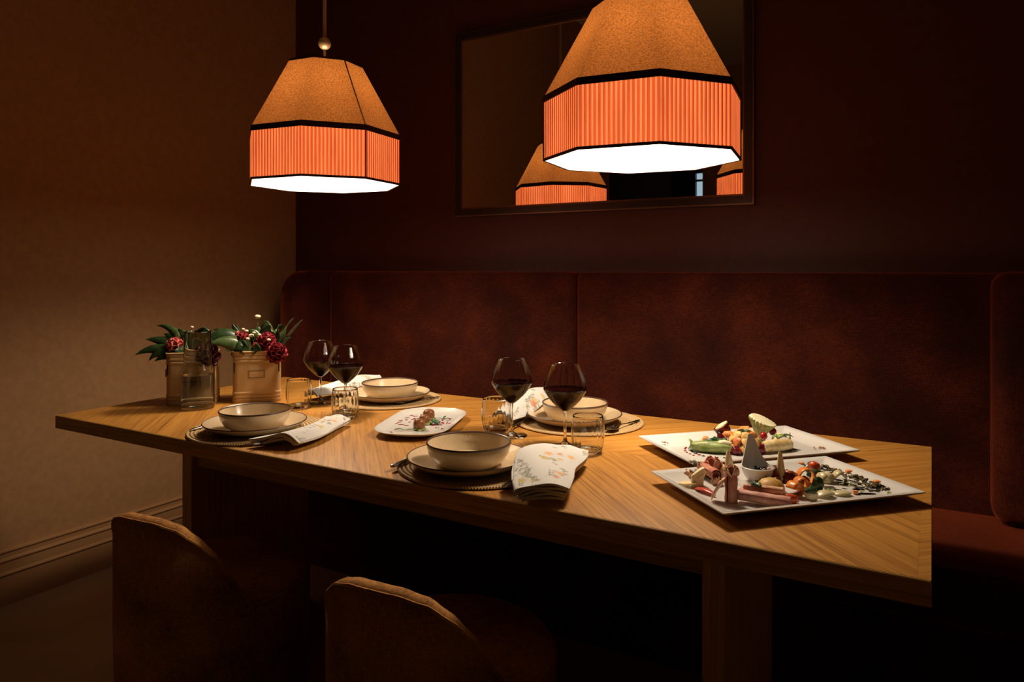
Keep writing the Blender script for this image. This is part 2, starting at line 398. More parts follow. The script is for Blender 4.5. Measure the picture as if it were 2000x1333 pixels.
# ------------------------------------------------------------------ chairs
def make_chair():
    c = thing('tub_chair', 'x', 'chair')
    Rr = .228; hs = .415
    new('base', lathe([(Rr-.012, 0), (Rr-.006, .012), (Rr-.004, .2), (Rr, hs-.01), (Rr-.01, hs+.002)], 56), M_CHAIR, c)
    st = new('seat', lathe([(Rr-.015, hs), (Rr-.002, hs+.012), (Rr-.008, hs+.024), (Rr-.03, hs+.031), (.1, hs+.036), (.0, hs+.037)], 56), M_CHAIR, c)
    new('seat_piping', loft([[((Rr-.003+.004*math.cos(2*PI*j/6))*math.cos(2*PI*i/56), (Rr-.003+.004*math.cos(2*PI*j/6))*math.sin(2*PI*i/56), hs+.006+.004*math.sin(2*PI*j/6)) for j in range(6)] for i in range(56)], close=True), M_CHAIR, st)
    # curved low backrest: theta from -y side
    prof = [(0, .650), (12, .648), (25, .634), (35, .606), (45, .566), (57, .490), (63, .447), (68, .405)]
    def top(a):
        a = abs(a)
        for (a0, h0), (a1, h1) in zip(prof, prof[1:]):
            if a <= a1: t = (a-a0)/(a1-a0); return h0+(h1-h0)*(t*t*(3-2*t)*.35+t*.65)
        return prof[-1][1]
    rings = []; n = 48; zb = .02
    rim = []
    for i in range(n+1):
        a = -68+136*i/n; th = R(a-90); d = Vector((math.cos(th), math.sin(th), 0)); h = max(top(a), .41)
        taper = min(1, (68-abs(a))/30+.10)
        to = .012*taper; ti = .038*taper
        sec = [(Rr-ti, hs-.02), (Rr-ti, max(hs, h-.03)), (Rr-ti*.8, h-.010), (Rr-ti*.35, h), (Rr+to*.5, h-.002), (Rr+to, h-.012), (Rr+to, h*.6), (Rr+to*.6, zb)]
        rings.append([d*r+Vector((0, 0, z)) for r, z in sec]); rim.append(d*(Rr+to*.95)+Vector((0, 0, h-.007)))
    bk = new('backrest', loft(rings), M_CHAIR, c, sharp=60)
    new('back_piping', tube(rim, .0035, 6), M_CHAIR, bk)
    return c
chA = make_chair(); chA['group'] = 'tub chairs pushed under the table'
chA.location = (-.864, 1.209, 0); chA.rotation_euler = (0, 0, R(3)); chA['label'] = 'brown chenille tub chair nearest the camera, under the middle of the table front'
chB = dup(chA, (-1.592, 1.225, 0), R(5), 'brown chenille tub chair at the left end of the table, beside the slab leg'); chA.scale = (1, 1, .978); chB.scale = (1, 1, .965)

# ------------------------------------------------------------------ place settings
T = .7502
def make_mat():
    rings = 19; r = .185/(2*rings); parts = []
    for k in range(rings):
        rr = r+2*r*k; ns = max(8, int(2*PI*rr/.0062)); n = 2*ns; ring = []
        for i in range(n):
            a = 2*PI*(i+k*.5)/n; q = 1.12 if i % 2 else .74; zq = .0036 if i % 2 else .0024
            ring.append([((rr+r*q*math.cos(2*PI*j/6))*math.cos(a+.25*PI/ns*math.cos(2*PI*j/6)), (rr+r*q*math.cos(2*PI*j/6))*math.sin(a+.25*PI/ns*math.cos(2*PI*j/6)), .0036+zq*math.sin(2*PI*j/6)) for j in range(6)])
        parts.append(loft(ring, close=True))
    # stitched zigzag of the braid on the outer rows
    return new('placemat', join(*parts), M_ROPE)
mats = [('near left', -1.605, 1.365, 'round woven cord placemat at the near left corner of the table'),
        ('far left', -1.60, 1.897, 'round woven cord placemat on the bench side, left of the chocolate plate'),
        ('near right', -.885, 1.372, 'round woven cord placemat at the front edge, nearest the camera'),
        ('far right', -.885, 1.905, 'round woven cord placemat on the bench side, left of the white platters')]
m0 = make_mat()
for k, (n_, x, y, lab) in enumerate(mats):
    o = m0 if k == 0 else m0.copy()
    if k: COL.objects.link(o)
    o.location = (x, y, T); o.rotation_euler = (0, 0, k*.7); tag(o, lab, 'placemat', 'round woven placemats')
TM = T+.0068
def make_plate():
    p = thing('dinner_plate', 'x', 'plate')
    ds = new('dish', lathe([(0, .002), (.078, .002), (.082, 0), (.086, .002), (.115, .011), (.134, .0235), (.1355, .0265), (.134, .028), (.129, .0255), (.112, .0145), (.092, .0075), (.05, .006), (0, .006)], 72), M_CER, p)
    new('rim', lathe([(.1338, .0248), (.1360, .0262), (.1345, .0284), (.1328, .0276), (.133, .026)], 72, close=True), M_RIM, ds)
    return p
def make_bowl():
    p = thing('bowl', 'x', 'bowl')
    ds = new('vessel', lathe([(0, .003), (.052, .003), (.055, 0), (.062, .002), (.078, .012), (.089, .030), (.0935, .050), (.0925, .0525), (.0905, .050), (.086, .032), (.074, .014), (.05, .008), (0, .007)], 72), M_CER, p)
    new('rim', lathe([(.0928, .0485), (.0943, .0512), (.0926, .0538), (.0902, .0522), (.0905, .050)], 72, close=True), M_RIM, ds)
    return p
sets = [(-1.590, 1.340, 'at the near left corner, by the flower tins'), (-1.575, 1.885, 'behind the left pair of wine glasses'),
        (-.888, 1.330, 'at the front edge, nearest the camera'), (-.885, 1.872, 'behind the right pair of wine glasses')]
pl0, bw0 = make_plate(), make_bowl(); pl0['group'] = 'beige dinner plates'; bw0['group'] = 'beige bowls'
for k, (x, y, w) in enumerate(sets):
    lp = 'beige dinner plate with dark rim ' + w; lb = 'beige bowl with thin dark rim ' + w
    if k == 0:
        pl0.location = (x, y, TM); pl0['label'] = lp; bw0.location = (x+.004, y-.004, TM+.0062); bw0['label'] = lb
    else:
        dup(pl0, (x, y, TM), k*.9, lp); dup(bw0, (x+.004, y-.004, TM+.0062), k*1.3, lb)

# cutlery
def make_spoon():
    p = thing('spoon', 'x', 'spoon')
    def f(u, v):
        t = v; w = .0165*math.sqrt(max(0, 1-(2*t-1)**2))*(1.0-.18*t); k = 2*u-1
        return (k*w, -.055+.055*t, .003+.0065*(k*k*.9+(2*t-1)**2*.8)*(1 if t < 1 else 0))
    new('spoon_bowl', grid(f, 8, 12), M_STEEL, p, thick=.0015)
    new('handle', move(loft([[(w*math.cos(a)/1, y, z+.0012*math.sin(a)) for a in [2*PI*i/8 for i in range(8)]] for y, w, z in ((-.003, .003, .008), (.02, .0026, .010), (.06, .003, .006), (.11, .0055, .0035), (.127, .0062, .003), (.132, .004, .003))])), M_STEEL, p)
    return p
def make_knife():
    p = thing('knife', 'x', 'knife')
    new('handle', loft([[(w*math.cos(a), y, .0045+h*math.sin(a)) for a in [2*PI*i/8 for i in range(8)]] for y, w, h in ((0, .004, .003), (.003, .006, .004), (.05, .006, .0038), (.095, .0045, .003))]), M_STEEL, p)
    new('blade', loft([[(-w, y, .004), (w, y, .004), (w, y, .0052), (-w, y, .0052)] for y, w in ((.093, .005), (.12, .0095), (.18, .009), (.205, .003))]), M_STEEL, p)
    return p
def make_fork():
    p = thing('fork', 'x', 'fork')
    hd = new('handle', loft([[(w*math.cos(a), y, z+.0014*math.sin(a)) for a in [2*PI*i/8 for i in range(8)]] for y, w, z in ((0, .004, .003), (.004, .006, .003), (.03, .005, .004), (.09, .0025, .008), (.125, .003, .006), (.14, .010, .0045), (.152, .0115, .004))]), M_STEEL, p)
    for i in range(4):
        x = -.009+.006*i
        new('tine', tube([(x, .150, .004), (x, .175, .0045), (x, .195, .0075)], [.0017, .0015, .0008], 6), M_STEEL, hd)
    return p
sp0, kn0, fk0 = make_spoon(), make_knife(), make_fork()
ZM = TM+.0004
cut = [(sp0, -1.478, 1.862, R(-13), 'steel spoon on the placemat, right of the far left bowl'), (sp0, -.742, 1.845, R(-6), 'steel spoon on the placemat, right of the far right bowl'),
       (fk0, -1.735, 1.245, R(4), 'steel fork half under the dinner plate at the near left corner'),
       (kn0, -1.445, 1.208, R(-4), 'steel knife under the near left flowered napkin'),
       (kn0, -1.026, 1.234, R(3), 'steel knife left of the plate nearest the camera'),
       (sp0, -.748, 1.365, R(184), 'steel spoon under the flowered napkin nearest the camera'),
       (fk0, -1.000, 1.712, R(2), 'steel fork beside the far right plate, under the raised napkin'),
       (kn0, -1.022, 1.715, R(1), 'steel knife beside the far right plate, under the raised napkin'),
       (kn0, -1.752, 1.735, R(2), 'steel knife beside the far left plate, under the rolled napkin')]
used = set()
for pr_, x, y, rz, lab in cut:
    if pr_.name in used: dup(pr_, (x, y, ZM), rz, lab)
    else:
        used.add(pr_.name); pr_.location = (x, y, ZM); pr_.rotation_euler = (0, 0, rz); pr_['label'] = lab
    pr_['group'] = 'steel cutlery at the place settings'
for o in COL.objects:
    if o.parent is None and o.get('category') in ('spoon', 'knife', 'fork'): o['group'] = 'steel cutlery at the place settings'

# napkins: folded cloth ribbon swept along its length, flower print as vertex colours
def flower_print(seed, cloth=(.63, .62, .60)):
    rnd = random.Random(seed); fl = []
    for k in range(10):
        fl.append((rnd.uniform(.1, .9), rnd.uniform(.08, .92), rnd.uniform(.06, .10), rnd.choice([(.62, .20, .10), (.70, .34, .10), (.55, .42, .12)]), rnd.uniform(0, 6)))
    st = [(rnd.uniform(.05, .95), rnd.uniform(.05, .95), rnd.uniform(0, 6.3), rnd.uniform(.10, .22), rnd.uniform(-2, 2)) for _ in range(15)]
    dots = [(rnd.uniform(0, 1), rnd.uniform(0, 1), rnd.uniform(.012, .024)) for _ in range(16)]
    def f(a, b):
        c = Vector(cloth)
        for x, y, an, ln, cu in st:
            for i in range(7):
                t = i/6; px = x+ln*.45*t*math.cos(an+cu*t); py = y+ln*t*math.sin(an+cu*t)*.8
                d = math.hypot((a-px)*.45, b-py)
                if d < .008: c = c.lerp(Vector((.20, .19, .14)), .8)
                if i in (2, 4, 6) and math.hypot((a-px-.05)*.45, b-py+.01) < .014: c = c.lerp(Vector((.27, .27, .2)), .7)
        for x, y, r, cl, ph in fl:
            dx, dy = (a-x)*.45, b-y; d = math.hypot(dx, dy)*2.4
            if d < r*(.55+.45*abs(math.cos(2.5*math.atan2(dy, dx)+ph))): c = c.lerp(Vector(cl), .72 if d > r*.25 else .95)
        for x, y, r in dots:
            if math.hypot((a-x)*.45, b-y) < r*.5: c = c.lerp(Vector((.30, .28, .20)), .6)
        return tuple(c)
    return f
def napkin(name, secs, layers, seed, gap=.0042, th=.0016, ns=84, ex=.75):
    """secs: (Lx,Ly,Lz, Rx,Ry,Rz, arch)"""
    Ls = spline([s[0:3] for s in secs], ns); Rs = spline([s[3:6] for s in secs], ns); As = spline([(s[6], s[7] if len(s) > 7 else .5, 0) for s in secs], ns)
    na = 44; rings = []; pos = []
    for k in range(ns+1):
        L_, R_, A, pk = Ls[k], Rs[k], As[k][0], As[k][1]; wv = R_-L_; up = Vector((0, 0, 1))
        mid = []; info = []
        for l in range(layers):
            for i in range(na+1):
                a = i/na
                if l % 2: a = 1-a
                ins = .03*(layers-1-l) if (l != layers-1) else 0
                aa = ins+(1-2*ins)*a if layers > 1 else a
                q = aa**(math.log(.5)/math.log(pk)); arch = A*(math.sin(PI*q)**ex)
                rag = .0012*math.sin(9*aa+k*.11+l*2)
                mid.append(L_+wv*aa+up*(arch+l*gap+th+rag*(1 if l else .4))); info.append((l, a))
            if l < layers-1:
                e = mid[-1]; out = wv.normalized()*(1 if l % 2 == 0 else -1)
                for t in (.25, .5, .75):
                    mid.append(e+out*gap*.6*math.sin(PI*t)+up*gap*t); info.append((l, 1))
        n = len(mid); off = []
        for i in range(n):
            t = (mid[min(i+1, n-1)]-mid[max(i-1, 0)]); ax = (Rs[min(k+1, ns)]+Ls[min(k+1, ns)]-Rs[max(k-1, 0)]-Ls[max(k-1, 0)])
            nn = t.cross(ax).normalized(); off.append(nn*th*.5)
        rings.append([m_+o_ for m_, o_ in zip(mid, off)]+[m_-o_ for m_, o_ in zip(mid[::-1], off[::-1])])
        pos += [(l, a, k/ns) for l, a in info]+[(l, a, k/ns) for l, a in info[::-1]]
    pf = flower_print(seed)
    col = [pf(a, b) if l == layers-1 else (.63, .62, .60) for l, a, b in pos]
    V, F = loft(rings)
    c = sum((Vector(v) for v in V), Vector())/len(V); c.z = T
    return new(name, ([Vector(v)-c for v in V], F), M_NAP, col=col, loc=c, sharp=70)
n1 = napkin('napkin', [(-1.474, 1.222, T+.002, -1.338, 1.258, T+.001, .022, .68), (-1.452, 1.31, T+.003, -1.350, 1.35, T+.001, .020, .66), (-1.466, 1.43, T+.004, -1.395, 1.455, T+.001, .014, .6), (-1.49, 1.505, T+.006, -1.428, 1.535, T+.002, .008, .5)], 4, 3, .0046, .0034, ex=1.2)
tag(n1, 'white folded napkin with coloured flower print at the near left corner', 'napkin', 'flower printed napkins')
n3 = napkin('napkin', [(-.672, 1.165, T+.002, -.592, 1.228, T+.002, .010), (-.722, 1.240, T+.014, -.612, 1.29, T+.002, .012), (-.752, 1.325, T+.034, -.640, 1.36, T+.002, .006), (-.750, 1.42, T+.026, -.655, 1.445, T+.002, .006), (-.742, 1.485, T+.010, -.672, 1.495, T+.003, .004)], 5, 11, .0060, .0042)
tag(n3, 'thick folded flower printed napkin at the front edge, nearest the camera', 'napkin', 'flower printed napkins')
n4 = napkin('napkin', [(-1.088, 1.745, T+.012, -1.01, 1.735, T+.012, .022), (-1.10, 1.83, T+.012, -1.005, 1.82, T+.014, .040), (-1.105, 1.94, T+.016, -1.002, 1.91, T+.034, .044), (-1.09, 2.02, T+.03, -1.01, 1.98, T+.040, .030)], 3, 21)
tag(n4, 'white napkin leaning on the far right plate, behind a water glass', 'napkin', 'flower printed napkins')
n2 = napkin('napkin', [(-1.835, 1.752, T+.004, -1.765, 1.742, T+.012, .020), (-1.83, 1.85, T+.004, -1.737, 1.84, T+.014, .036), (-1.81, 1.96, T+.008, -1.718, 1.93, T+.030, .036), (-1.78, 2.04, T+.016, -1.715, 2.01, T+.034, .022)], 3, 34)
tag(n2, 'white rolled napkin left of the far left bowl', 'napkin', 'flower printed napkins')

# ------------------------------------------------------------------ glasses
def make_wine():
    g = thing('wine_glass', 'x', 'glass')
    bowl_o = spline([(.0045, .088, 0), (.013, .0925, 0), (.036, .114, 0), (.0525, .138, 0), (.0545, .148, 0), (.051, .165, 0), (.043, .188, 0), (.0368, .205, 0)], 26)
    th = .0011
    outer = [(p.x, p.y) for p in bowl_o]
    inner = [(max(p.x-th, .0004), p.y+(.0022 if k < 3 else 0)) for k, p in enumerate(bowl_o)][::-1]
    foot = [(0, .001), (.040, .001), (.0415, .002), (.040, .0032), (.015, .0058), (.006, .012), (.0036, .025), (.0033, .06), (.0038, .082)]
    prof = foot+outer+[(.0363, .2056)]+inner+[(0, inner[-1][1])]
    i0 = len(foot)+len(outer)+1
    new('glass', lathe(prof, 96, rib=(i0+4, i0+len(inner)-4, .006, 20)), M_GLASS, g, sharp=60)
    lvl = .143
    win = [(max(p.x-th+.0006, .0003), p.y+(.0022 if k < 3 else 0)) for k, p in enumerate(bowl_o) if p.y < lvl]
    ri = win[-1][0]+.0002
    new('wine', lathe([(0, win[0][1])]+win+[(ri, lvl+.0014), (ri-.0015, lvl), (0, lvl-.0002)], 64), M_WINE, g, sharp=60)
    return g
wine_pos = [(-1.748, 1.739, 'leftmost glass of red wine, behind the near left bowl'), (-1.578, 1.676, 'glass of red wine close behind a water tumbler, before the far left bowl'),
            (-.967, 1.657, 'glass of red wine between the chocolate plate and the far right bowl'), (-.796, 1.630, 'rightmost glass of red wine, in front of the far right bowl')]
w0 = make_wine(); w0['group'] = 'glasses of red wine'
for k, (x, y, lab) in enumerate(wine_pos):
    if k == 0: w0.location = (x, y, T); w0['label'] = lab
    else: dup(w0, (x, y, T), k*.05, lab)
def make_tumbler():
    o = spline([(.0295, 0, 0), (.0335, .003, 0), (.0385, .022, 0), (.0408, .045, 0), (.0398, .070, 0), (.0365, .090, 0)], 18)
    th = .0014; outer = [(p.x, p.y) for p in o]
    inner = [(p.x-th, p.y) for p in o if p.y > .014][::-1]
    prof = [(0, .0012), (.027, .0012)]+outer+[(.0358, .0906)]+inner+[(.034, .0105), (.02, .009), (0, .0095)]
    i0 = 2+len(outer)+1
    g = new('water_tumbler', lathe(prof, 96, rib=(i0+2, i0+len(inner)-1, .008, 20)), M_GLASS, sharp=60)
    return g
tum = [(-1.756, 1.652, 'empty water tumbler, leftmost, behind the near left bowl'), (-1.506, 1.598, 'empty water tumbler at the end of the near left napkin'),
       (-1.036, 1.690, 'empty water tumbler just right of the chocolate plate'), (-.722, 1.604, 'empty water tumbler behind the napkin nearest the camera')]
t0 = make_tumbler()
for k, (x, y, lab) in enumerate(tum):
    o = t0 if k == 0 else t0.copy()
    if k: COL.objects.link(o)
    o.location = (x, y, T); tag(o, lab, 'glass', 'empty water tumblers')
cf = thing('glass_carafe', 'clear glass carafe half filled with water beside the flower tins', 'carafe', (-2.027, 1.482, T))
pc = [(0, 0), (.048, 0), (.0505, .004), (.0505, .122), (.0490, .130), (.0432, .137), (.0418, .144), (.0418, .244), (.0405, .2455), (.0395, .244), (.0395, .145), (.0405, .139), (.047, .1285), (.0483, .121), (.0483, .012), (.044, .008), (0, .0075)]
new('vessel', lathe(pc, 72), M_GLASS, cf)
new('water', lathe([(0, .0078), (.0438, .0082), (.0486, .0122), (.0486, .108), (.0475, .1075), (0, .107)], 64), M_WATER, cf)

# ------------------------------------------------------------------ flower tins and peonies
def make_tin(handles):
    t = thing('flower_tin', 'x', 'planter')
    w, d, h = .152, .118, .170
    rings = []
    zs = [(0, 0), (.004, .0012), (.012, .0012), (.014, -.001), (.018, .0012), (.024, .0012), (.026, -.001), (.030, .0012), (.034, .0012), (.037, -.0005)]
    zz = zs+[(.09, 0)]+[(h-z, o) for z, o in zs[::-1] if z >= .012]+[(h-.004, .0005), (h, .0028), (h+.002, .001)]
    for z, o in zz: rings.append(rrect(w+2*o, d+2*o, .018, z))
    rings += [rrect(w-.004, d-.004, .016, h), rrect(w-.004, d-.004, .016, .012)]
    new('tin_body', loft(rings), M_TIN, t, sharp=25)
    y = -d/2-.0002
    fr = [box(-.026, .026, y-.0012, y+.001, .082, .0842), box(-.026, .026, y-.0012, y+.001, .1058, .108), box(-.026, -.0238, y-.0012, y+.001, .082, .108), box(.0238, .026, y-.0012, y+.001, .082, .108)]
    lf = new('label_frame', join(*fr), M_TINL, t, smooth=False)
    new('label_plate', join(box(-.021, .021, y-.0008, y+.001, .0865, .1035), box(-.017, .017, y-.0012, y, .094, .0955)), M_TIN, lf, smooth=False)
    for s in handles:
        new('handle', tube([(s*(w/2+.0005), -.014, .118), (s*(w/2+.007), -.014, .112), (s*(w/2+.007), -.012, .09), (s*(w/2+.007), .012, .09), (s*(w/2+.007), .014, .112), (s*(w/2+.0005), .014, .118)], .0022, 6), M_STEEL, t)
    new('soil', box(-w/2+.004, w/2-.004, -d/2+.004, d/2-.004, .10, .14), M_DIRT, t, smooth=False)
    return t
M_DIRT = plain('dark floral foam', (.02, .025, .012), .9)
CAMZ = R(30.25)
tinA = make_tin((-1,)); tinA['group'] = 'cream flower tins'
tinA.location = (-2.135, 1.545, T); tinA.rotation_euler = (0, 0, CAMZ+R(15)); tinA['label'] = 'cream ridged metal flower tin behind the water carafe'
tinB = make_tin(()); tinB.location = (-1.985, 1.682, T); tinB.rotation_euler = (0, 0, CAMZ+R(17)); tinB['group'] = 'cream flower tins'; tinB['label'] = ('cream ridged metal flower tin with an embossed label, right of the carafe')
def bloom(r, seed, n=26):
    rnd = random.Random(seed); parts = []
    for k in range(n):
        t = k/n; el = R(80-120*t+rnd.uniform(-8, 8)); az = k*2.4+rnd.uniform(-.2, .2); rr = r*(.45+.55*t)
        d = Vector((math.cos(az)*math.cos(el), math.sin(az)*math.cos(el), math.sin(el)))
        b0 = d*rr*.25-Vector((0, 0, r*.3)); tip = d*rr+Vector((0, 0, r*.25)); ctl = d*rr*1.1-Vector((0, 0, r*.1))
        parts.append(leaf(b0, ctl, tip, r*.85, Vector((-math.sin(az), math.cos(az), 0)), -.35, 5, .7))
    return join(*parts)
def bunch(name, label, loc, leaves, blooms, buds):
    b = thing(name, label, 'flowers', loc, CAMZ)
    for p0, p1, p2, w, m, sd in leaves:
        new('leaf', leaf(p0, p1, p2, w, sd, .28, 9, .9, .06), m, b, thick=.0006)
    for pos_, r, m, seed, rot in blooms:
        new('peony_bloom', bloom(r, seed), m, b, loc=pos_, rot=rot, thick=.0004)
        new('stem', tube([(pos_[0]*.3, pos_[1]*.3+.01, -.02), (pos_[0]*.7, pos_[1]*.7, pos_[2]*.3), pos_], .0022, 6), M_STEM, b)
    for pos_, r, base in buds:
        new('flower_bud', blob(r*1.25, r*1.25, r*.8, 3, .05, 12), M_BUD, b, loc=pos_)
        new('stem', tube([base, (base[0]*.5+pos_[0]*.5+.002, base[1]*.5+pos_[1]*.5, base[2]*.5+pos_[2]*.5), pos_], .0013, 6), M_STEM, b)
    return b
# local frames: x to the right as seen from the dining side, y away, z up from the tin rim
ZT = T+.165
X, Y = (1, 0, 0), (0, 1, 0); N1_ = (0, .3, 1); N2_ = (.6, 0, .8)
bunch('peony_bunch', 'dark leafy bunch with one crimson peony in the tin behind the carafe', (-2.135, 1.545, ZT),
      [((-.03, -.02, -.02), (-.10, -.03, .045), (-.172, -.05, -.004), .036, M_LEAF, N1_), ((-.03, 0, -.02), (-.07, 0, .05), (-.158, -.01, .045), .045, M_LEAF, N1_),
       ((-.03, -.01, -.02), (-.05, 0, .10), (-.135, .02, .088), .030, M_LEAFL, N1_), ((-.02, 0, -.02), (-.045, 0, .06), (-.052, .01, .082), .050, M_LEAF, X),
       ((-.04, -.05, -.01), (-.09, -.06, .03), (-.115, -.07, -.020), .032, M_LEAF, N1_), ((0, -.02, -.02), (-.05, -.06, .02), (-.10, -.065, -.022), .036, M_LEAF, N1_),
       ((0, .02, -.02), (.01, .02, .06), (-.012, .03, .072), .028, M_LEAF, X), ((.02, .03, -.02), (.05, .02, .06), (.018, .03, .085), .035, M_LEAF, X),
       ((.03, 0, -.02), (.05, -.01, .05), (.085, 0, .07), .040, M_LEAF, N1_), ((0, -.02, -.02), (.02, -.05, .03), (.06, -.06, .03), .040, M_LEAF, N1_),
       ((-.01, .02, -.02), (.0, .04, .04), (.03, .05, .05), .05, M_LEAF, X), ((-.02, -.03, -.02), (-.02, -.05, .02), (-.035, -.06, .012), .04, M_LEAF, N1_),
       ((-.02, .01, -.02), (-.06, .02, .05), (-.115, .03, .060), .046, M_LEAF, N1_), ((.01, -.01, -.02), (.02, -.02, .07), (.045, -.02, .085), .042, M_LEAF, X), ((.02, -.03, -.02), (.05, -.05, .05), (.088, -.05, .045), .044, M_LEAF, N1_)],
      [((-.050, -.035, .030), .030, M_PEOL, 2, (R(50), R(-25), 0)), ((.068, -.045, -.004), .042, M_PEOD, 5, (R(70), R(30), 0))], [((-.006, 0, .085), .005, (0, .01, -.02))])
bunch('peony_bunch', 'crimson peonies, green leaves and a tall cream bud in the labelled tin', (-1.985, 1.682, ZT),
      [((-.02, -.02, -.01), (-.09, -.05, .10), (-.155, -.06, .03), .062, M_LEAF, N1_), ((-.01, -.03, -.01), (-.06, -.07, .06), (-.13, -.085, .032), .050, M_LEAFL, N1_),
       ((-.02, -.05, -.01), (-.05, -.065, .05), (.0, -.075, .015), .045, M_LEAF, N1_), ((-.04, 0, .0), (-.10, 0, .07), (-.152, 0, .075), .030, M_LEAF, N1_),
       ((-.05, 0, 0), (-.07, 0, .06), (-.088, 0, .095), .026, M_LEAF, X), ((-.05, 0, 0), (-.06, 0, .04), (-.078, .01, .100), .018, M_LEAF, X),
       ((.03, 0, -.02), (.03, 0, .09), (.028, .0, .105), .050, M_LEAFL, X), ((.03, 0, -.02), (.055, 0, .10), (.065, -.01, .06), .045, M_LEAFL, X),
       ((.05, 0, -.01), (.075, 0, .07), (.118, .02, .112), .042, M_LEAFL, N2_), ((.055, 0, -.01), (.10, 0, .06), (.148, .02, .106), .024, M_LEAFL, N2_),
       ((.05, 0, -.01), (.09, 0, .05), (.11, .02, .045), .025, M_LEAF, N2_), ((0, -.04, -.01), (.02, -.07, .03), (.04, -.078, .008), .040, M_LEAFL, N1_),
       ((-.02, .03, -.02), (-.01, .04, .08), (-.02, .04, .078), .040, M_LEAFL, X), ((.0, .02, -.02), (.01, .02, .07), (.0, .03, .065), .05, M_LEAF, X),
       ((.02, .03, -.02), (.02, .05, .05), (.06, .05, .04), .06, M_LEAF, X),
       ((-.03, -.03, -.01), (-.07, -.06, .04), (-.075, -.07, .006), .055, M_LEAF, N1_), ((-.01, -.05, -.01), (-.02, -.075, .05), (-.045, -.08, .012), .048, M_LEAF, N1_), ((.02, -.01, -.02), (.0, -.02, .07), (-.03, -.02, .072), .045, M_LEAFL, X), ((.04, 0, -.02), (.05, .0, .09), (.085, .02, .085), .050, M_LEAF, N2_), ((.01, 0, -.02), (.03, -.01, .08), (.048, -.01, .090), .048, M_LEAF, X), ((-.04, .01, -.02), (-.08, .01, .06), (-.12, .01, .048), .050, M_LEAF, N1_)],
      [((.085, -.06, .002), .038, M_PEONY, 7, (R(60), R(35), 0)), ((.038, -.03, .040), .036, M_PEONY, 9, (R(35), 0, 0)), ((-.040, -.03, .050), .024, M_PEONY, 12, (R(30), R(-20), 0)),
       ((-.062, -.02, .062), .011, M_PEOL, 14, (R(30), 0, 0)), ((.012, -.055, .028), .009, M_PEOL, 15, (R(40), 0, 0))],
      [((.004, -.01, .118), .0085, (.0, 0, -.01)), ((-.01, -.03, .055), .008, (0, -.01, -.01)), ((-.03, -.02, .07), .006, (-.01, 0, -.01)), ((.024, -.05, .06), .005, (.02, -.02, -.01)), ((.055, -.05, .043), .006, (.03, -.02, -.01)), ((-.045, -.01, .075), .005, (-.02, 0, -.01)), ((.002, -.04, .066), .005, (0, -.02, -.01)), ((-.018, -.04, .045), .007, (0, -.02, -.01))])

# ------------------------------------------------------------------ chocolate plate
PA = R(21)
cp = new('oblong_plate', loft([rrect(.10, .25, .04, 0), rrect(.11, .26, .045, .001), rrect(.16, .31, .07, .006, 10)[::1] if False else rrect(.16, .31, .07, .006), rrect(.205, .362, .085, .017), rrect(.207, .364, .086, .0185), rrect(.204, .361, .085, .0195), rrect(.188, .345, .078, .0125), rrect(.15, .30, .06, .008)]), M_WHITE, loc=(-1.243, 1.630, T), rot=(0, 0, PA))
tag(cp, 'white oblong plate with rounded corners and chocolate truffles in the table middle', 'plate')
ZP = T+.0083
M_CHOC = mottled('cocoa dusted chocolate', (.13, .04, .012), (.30, .11, .03), 160, .4, bmp=.5)
M_GRN = mottled('deep green garnish', (.02, .07, .03), (.06, .14, .05), 200, .4); M_GRL = mottled('pale green garnish', (.16, .22, .06), (.3, .36, .12), 200, .45)
M_BER = plain('red berry sauce', (.34, .015, .02), .25); M_BALS = plain('dark balsamic', (.012, .006, .008), .18)
FS = 1.0
def food(name, VF, mat, label, loc, rot=(0, 0, 0), cat='food', group=None, thick=0, sharp=50):
    VF = ([Vector(v)*FS for v in VF[0]], VF[1])
    return tag(new(name, VF, mat, loc=loc, rot=rot, thick=thick, sharp=sharp), label, cat, group)
def truffle(r, h, seed):
    return lathe([(0, 0), (r*.86, 0), (r*.98, h*.15), (r, h*.42), (r*.93, h*.68), (r*.72, h*.9), (r*.4, h*.99), (0, h)], 24)
for x, y, r, h, lab in ((-1.204, 1.564, .0165, .026, 'round chocolate truffle at the front of the oblong plate'), (-1.235, 1.628, .0155, .022, 'middle chocolate truffle of three on the oblong plate'), (-1.262, 1.684, .0175, .025, 'chocolate truffle at the back of the oblong plate')):
    food('chocolate_truffle', truffle(r, h, 1), M_CHOC, lab, (x, y, ZP+.0045), group='chocolate truffles')
    food('pistachio_bed', blob(r*1.15, r*1.1, .0055, int(r*1e5), .18, 18, .4, 5), M_GRL, 'green crumb bed under the ' + lab, (x, y, ZP+.0022), group='green crumb beds')
def star_leaves(n, ln, w, seed, up=.5):
    rnd = random.Random(seed); ps = []
    for k in range(n):
        a = 2*PI*k/n+rnd.uniform(-.3, .3); L_ = ln*rnd.uniform(.7, 1.1); d = Vector((math.cos(a), math.sin(a), 0))
        ps.append(leaf(d*.001, d*L_*.6+Vector((0, 0, L_*up)), d*L_+Vector((0, 0, L_*up*.35+.0012)), w, Vector((-d.y, d.x, 0)), .3, 5))
    return join(*ps)
food('mint_sprig', star_leaves(7, .020, .015, 4), M_GRN, 'dark green mint sprig beside the middle truffle', (-1.203, 1.640, ZP+.001), cat='garnish', thick=.0005)
food('leaf_blade', star_leaves(2, .030, .008, 6, .2), M_GRN, 'thin green leaf left of the front truffle', (-1.228, 1.535, ZP+.001), (0, 0, R(200)), cat='garnish', thick=.0005)
food('leaf_blade', star_leaves(3, .028, .007, 8, .2), M_GRN, 'thin green leaves right of the back truffle', (-1.226, 1.706, ZP+.001), cat='garnish', thick=.0005)
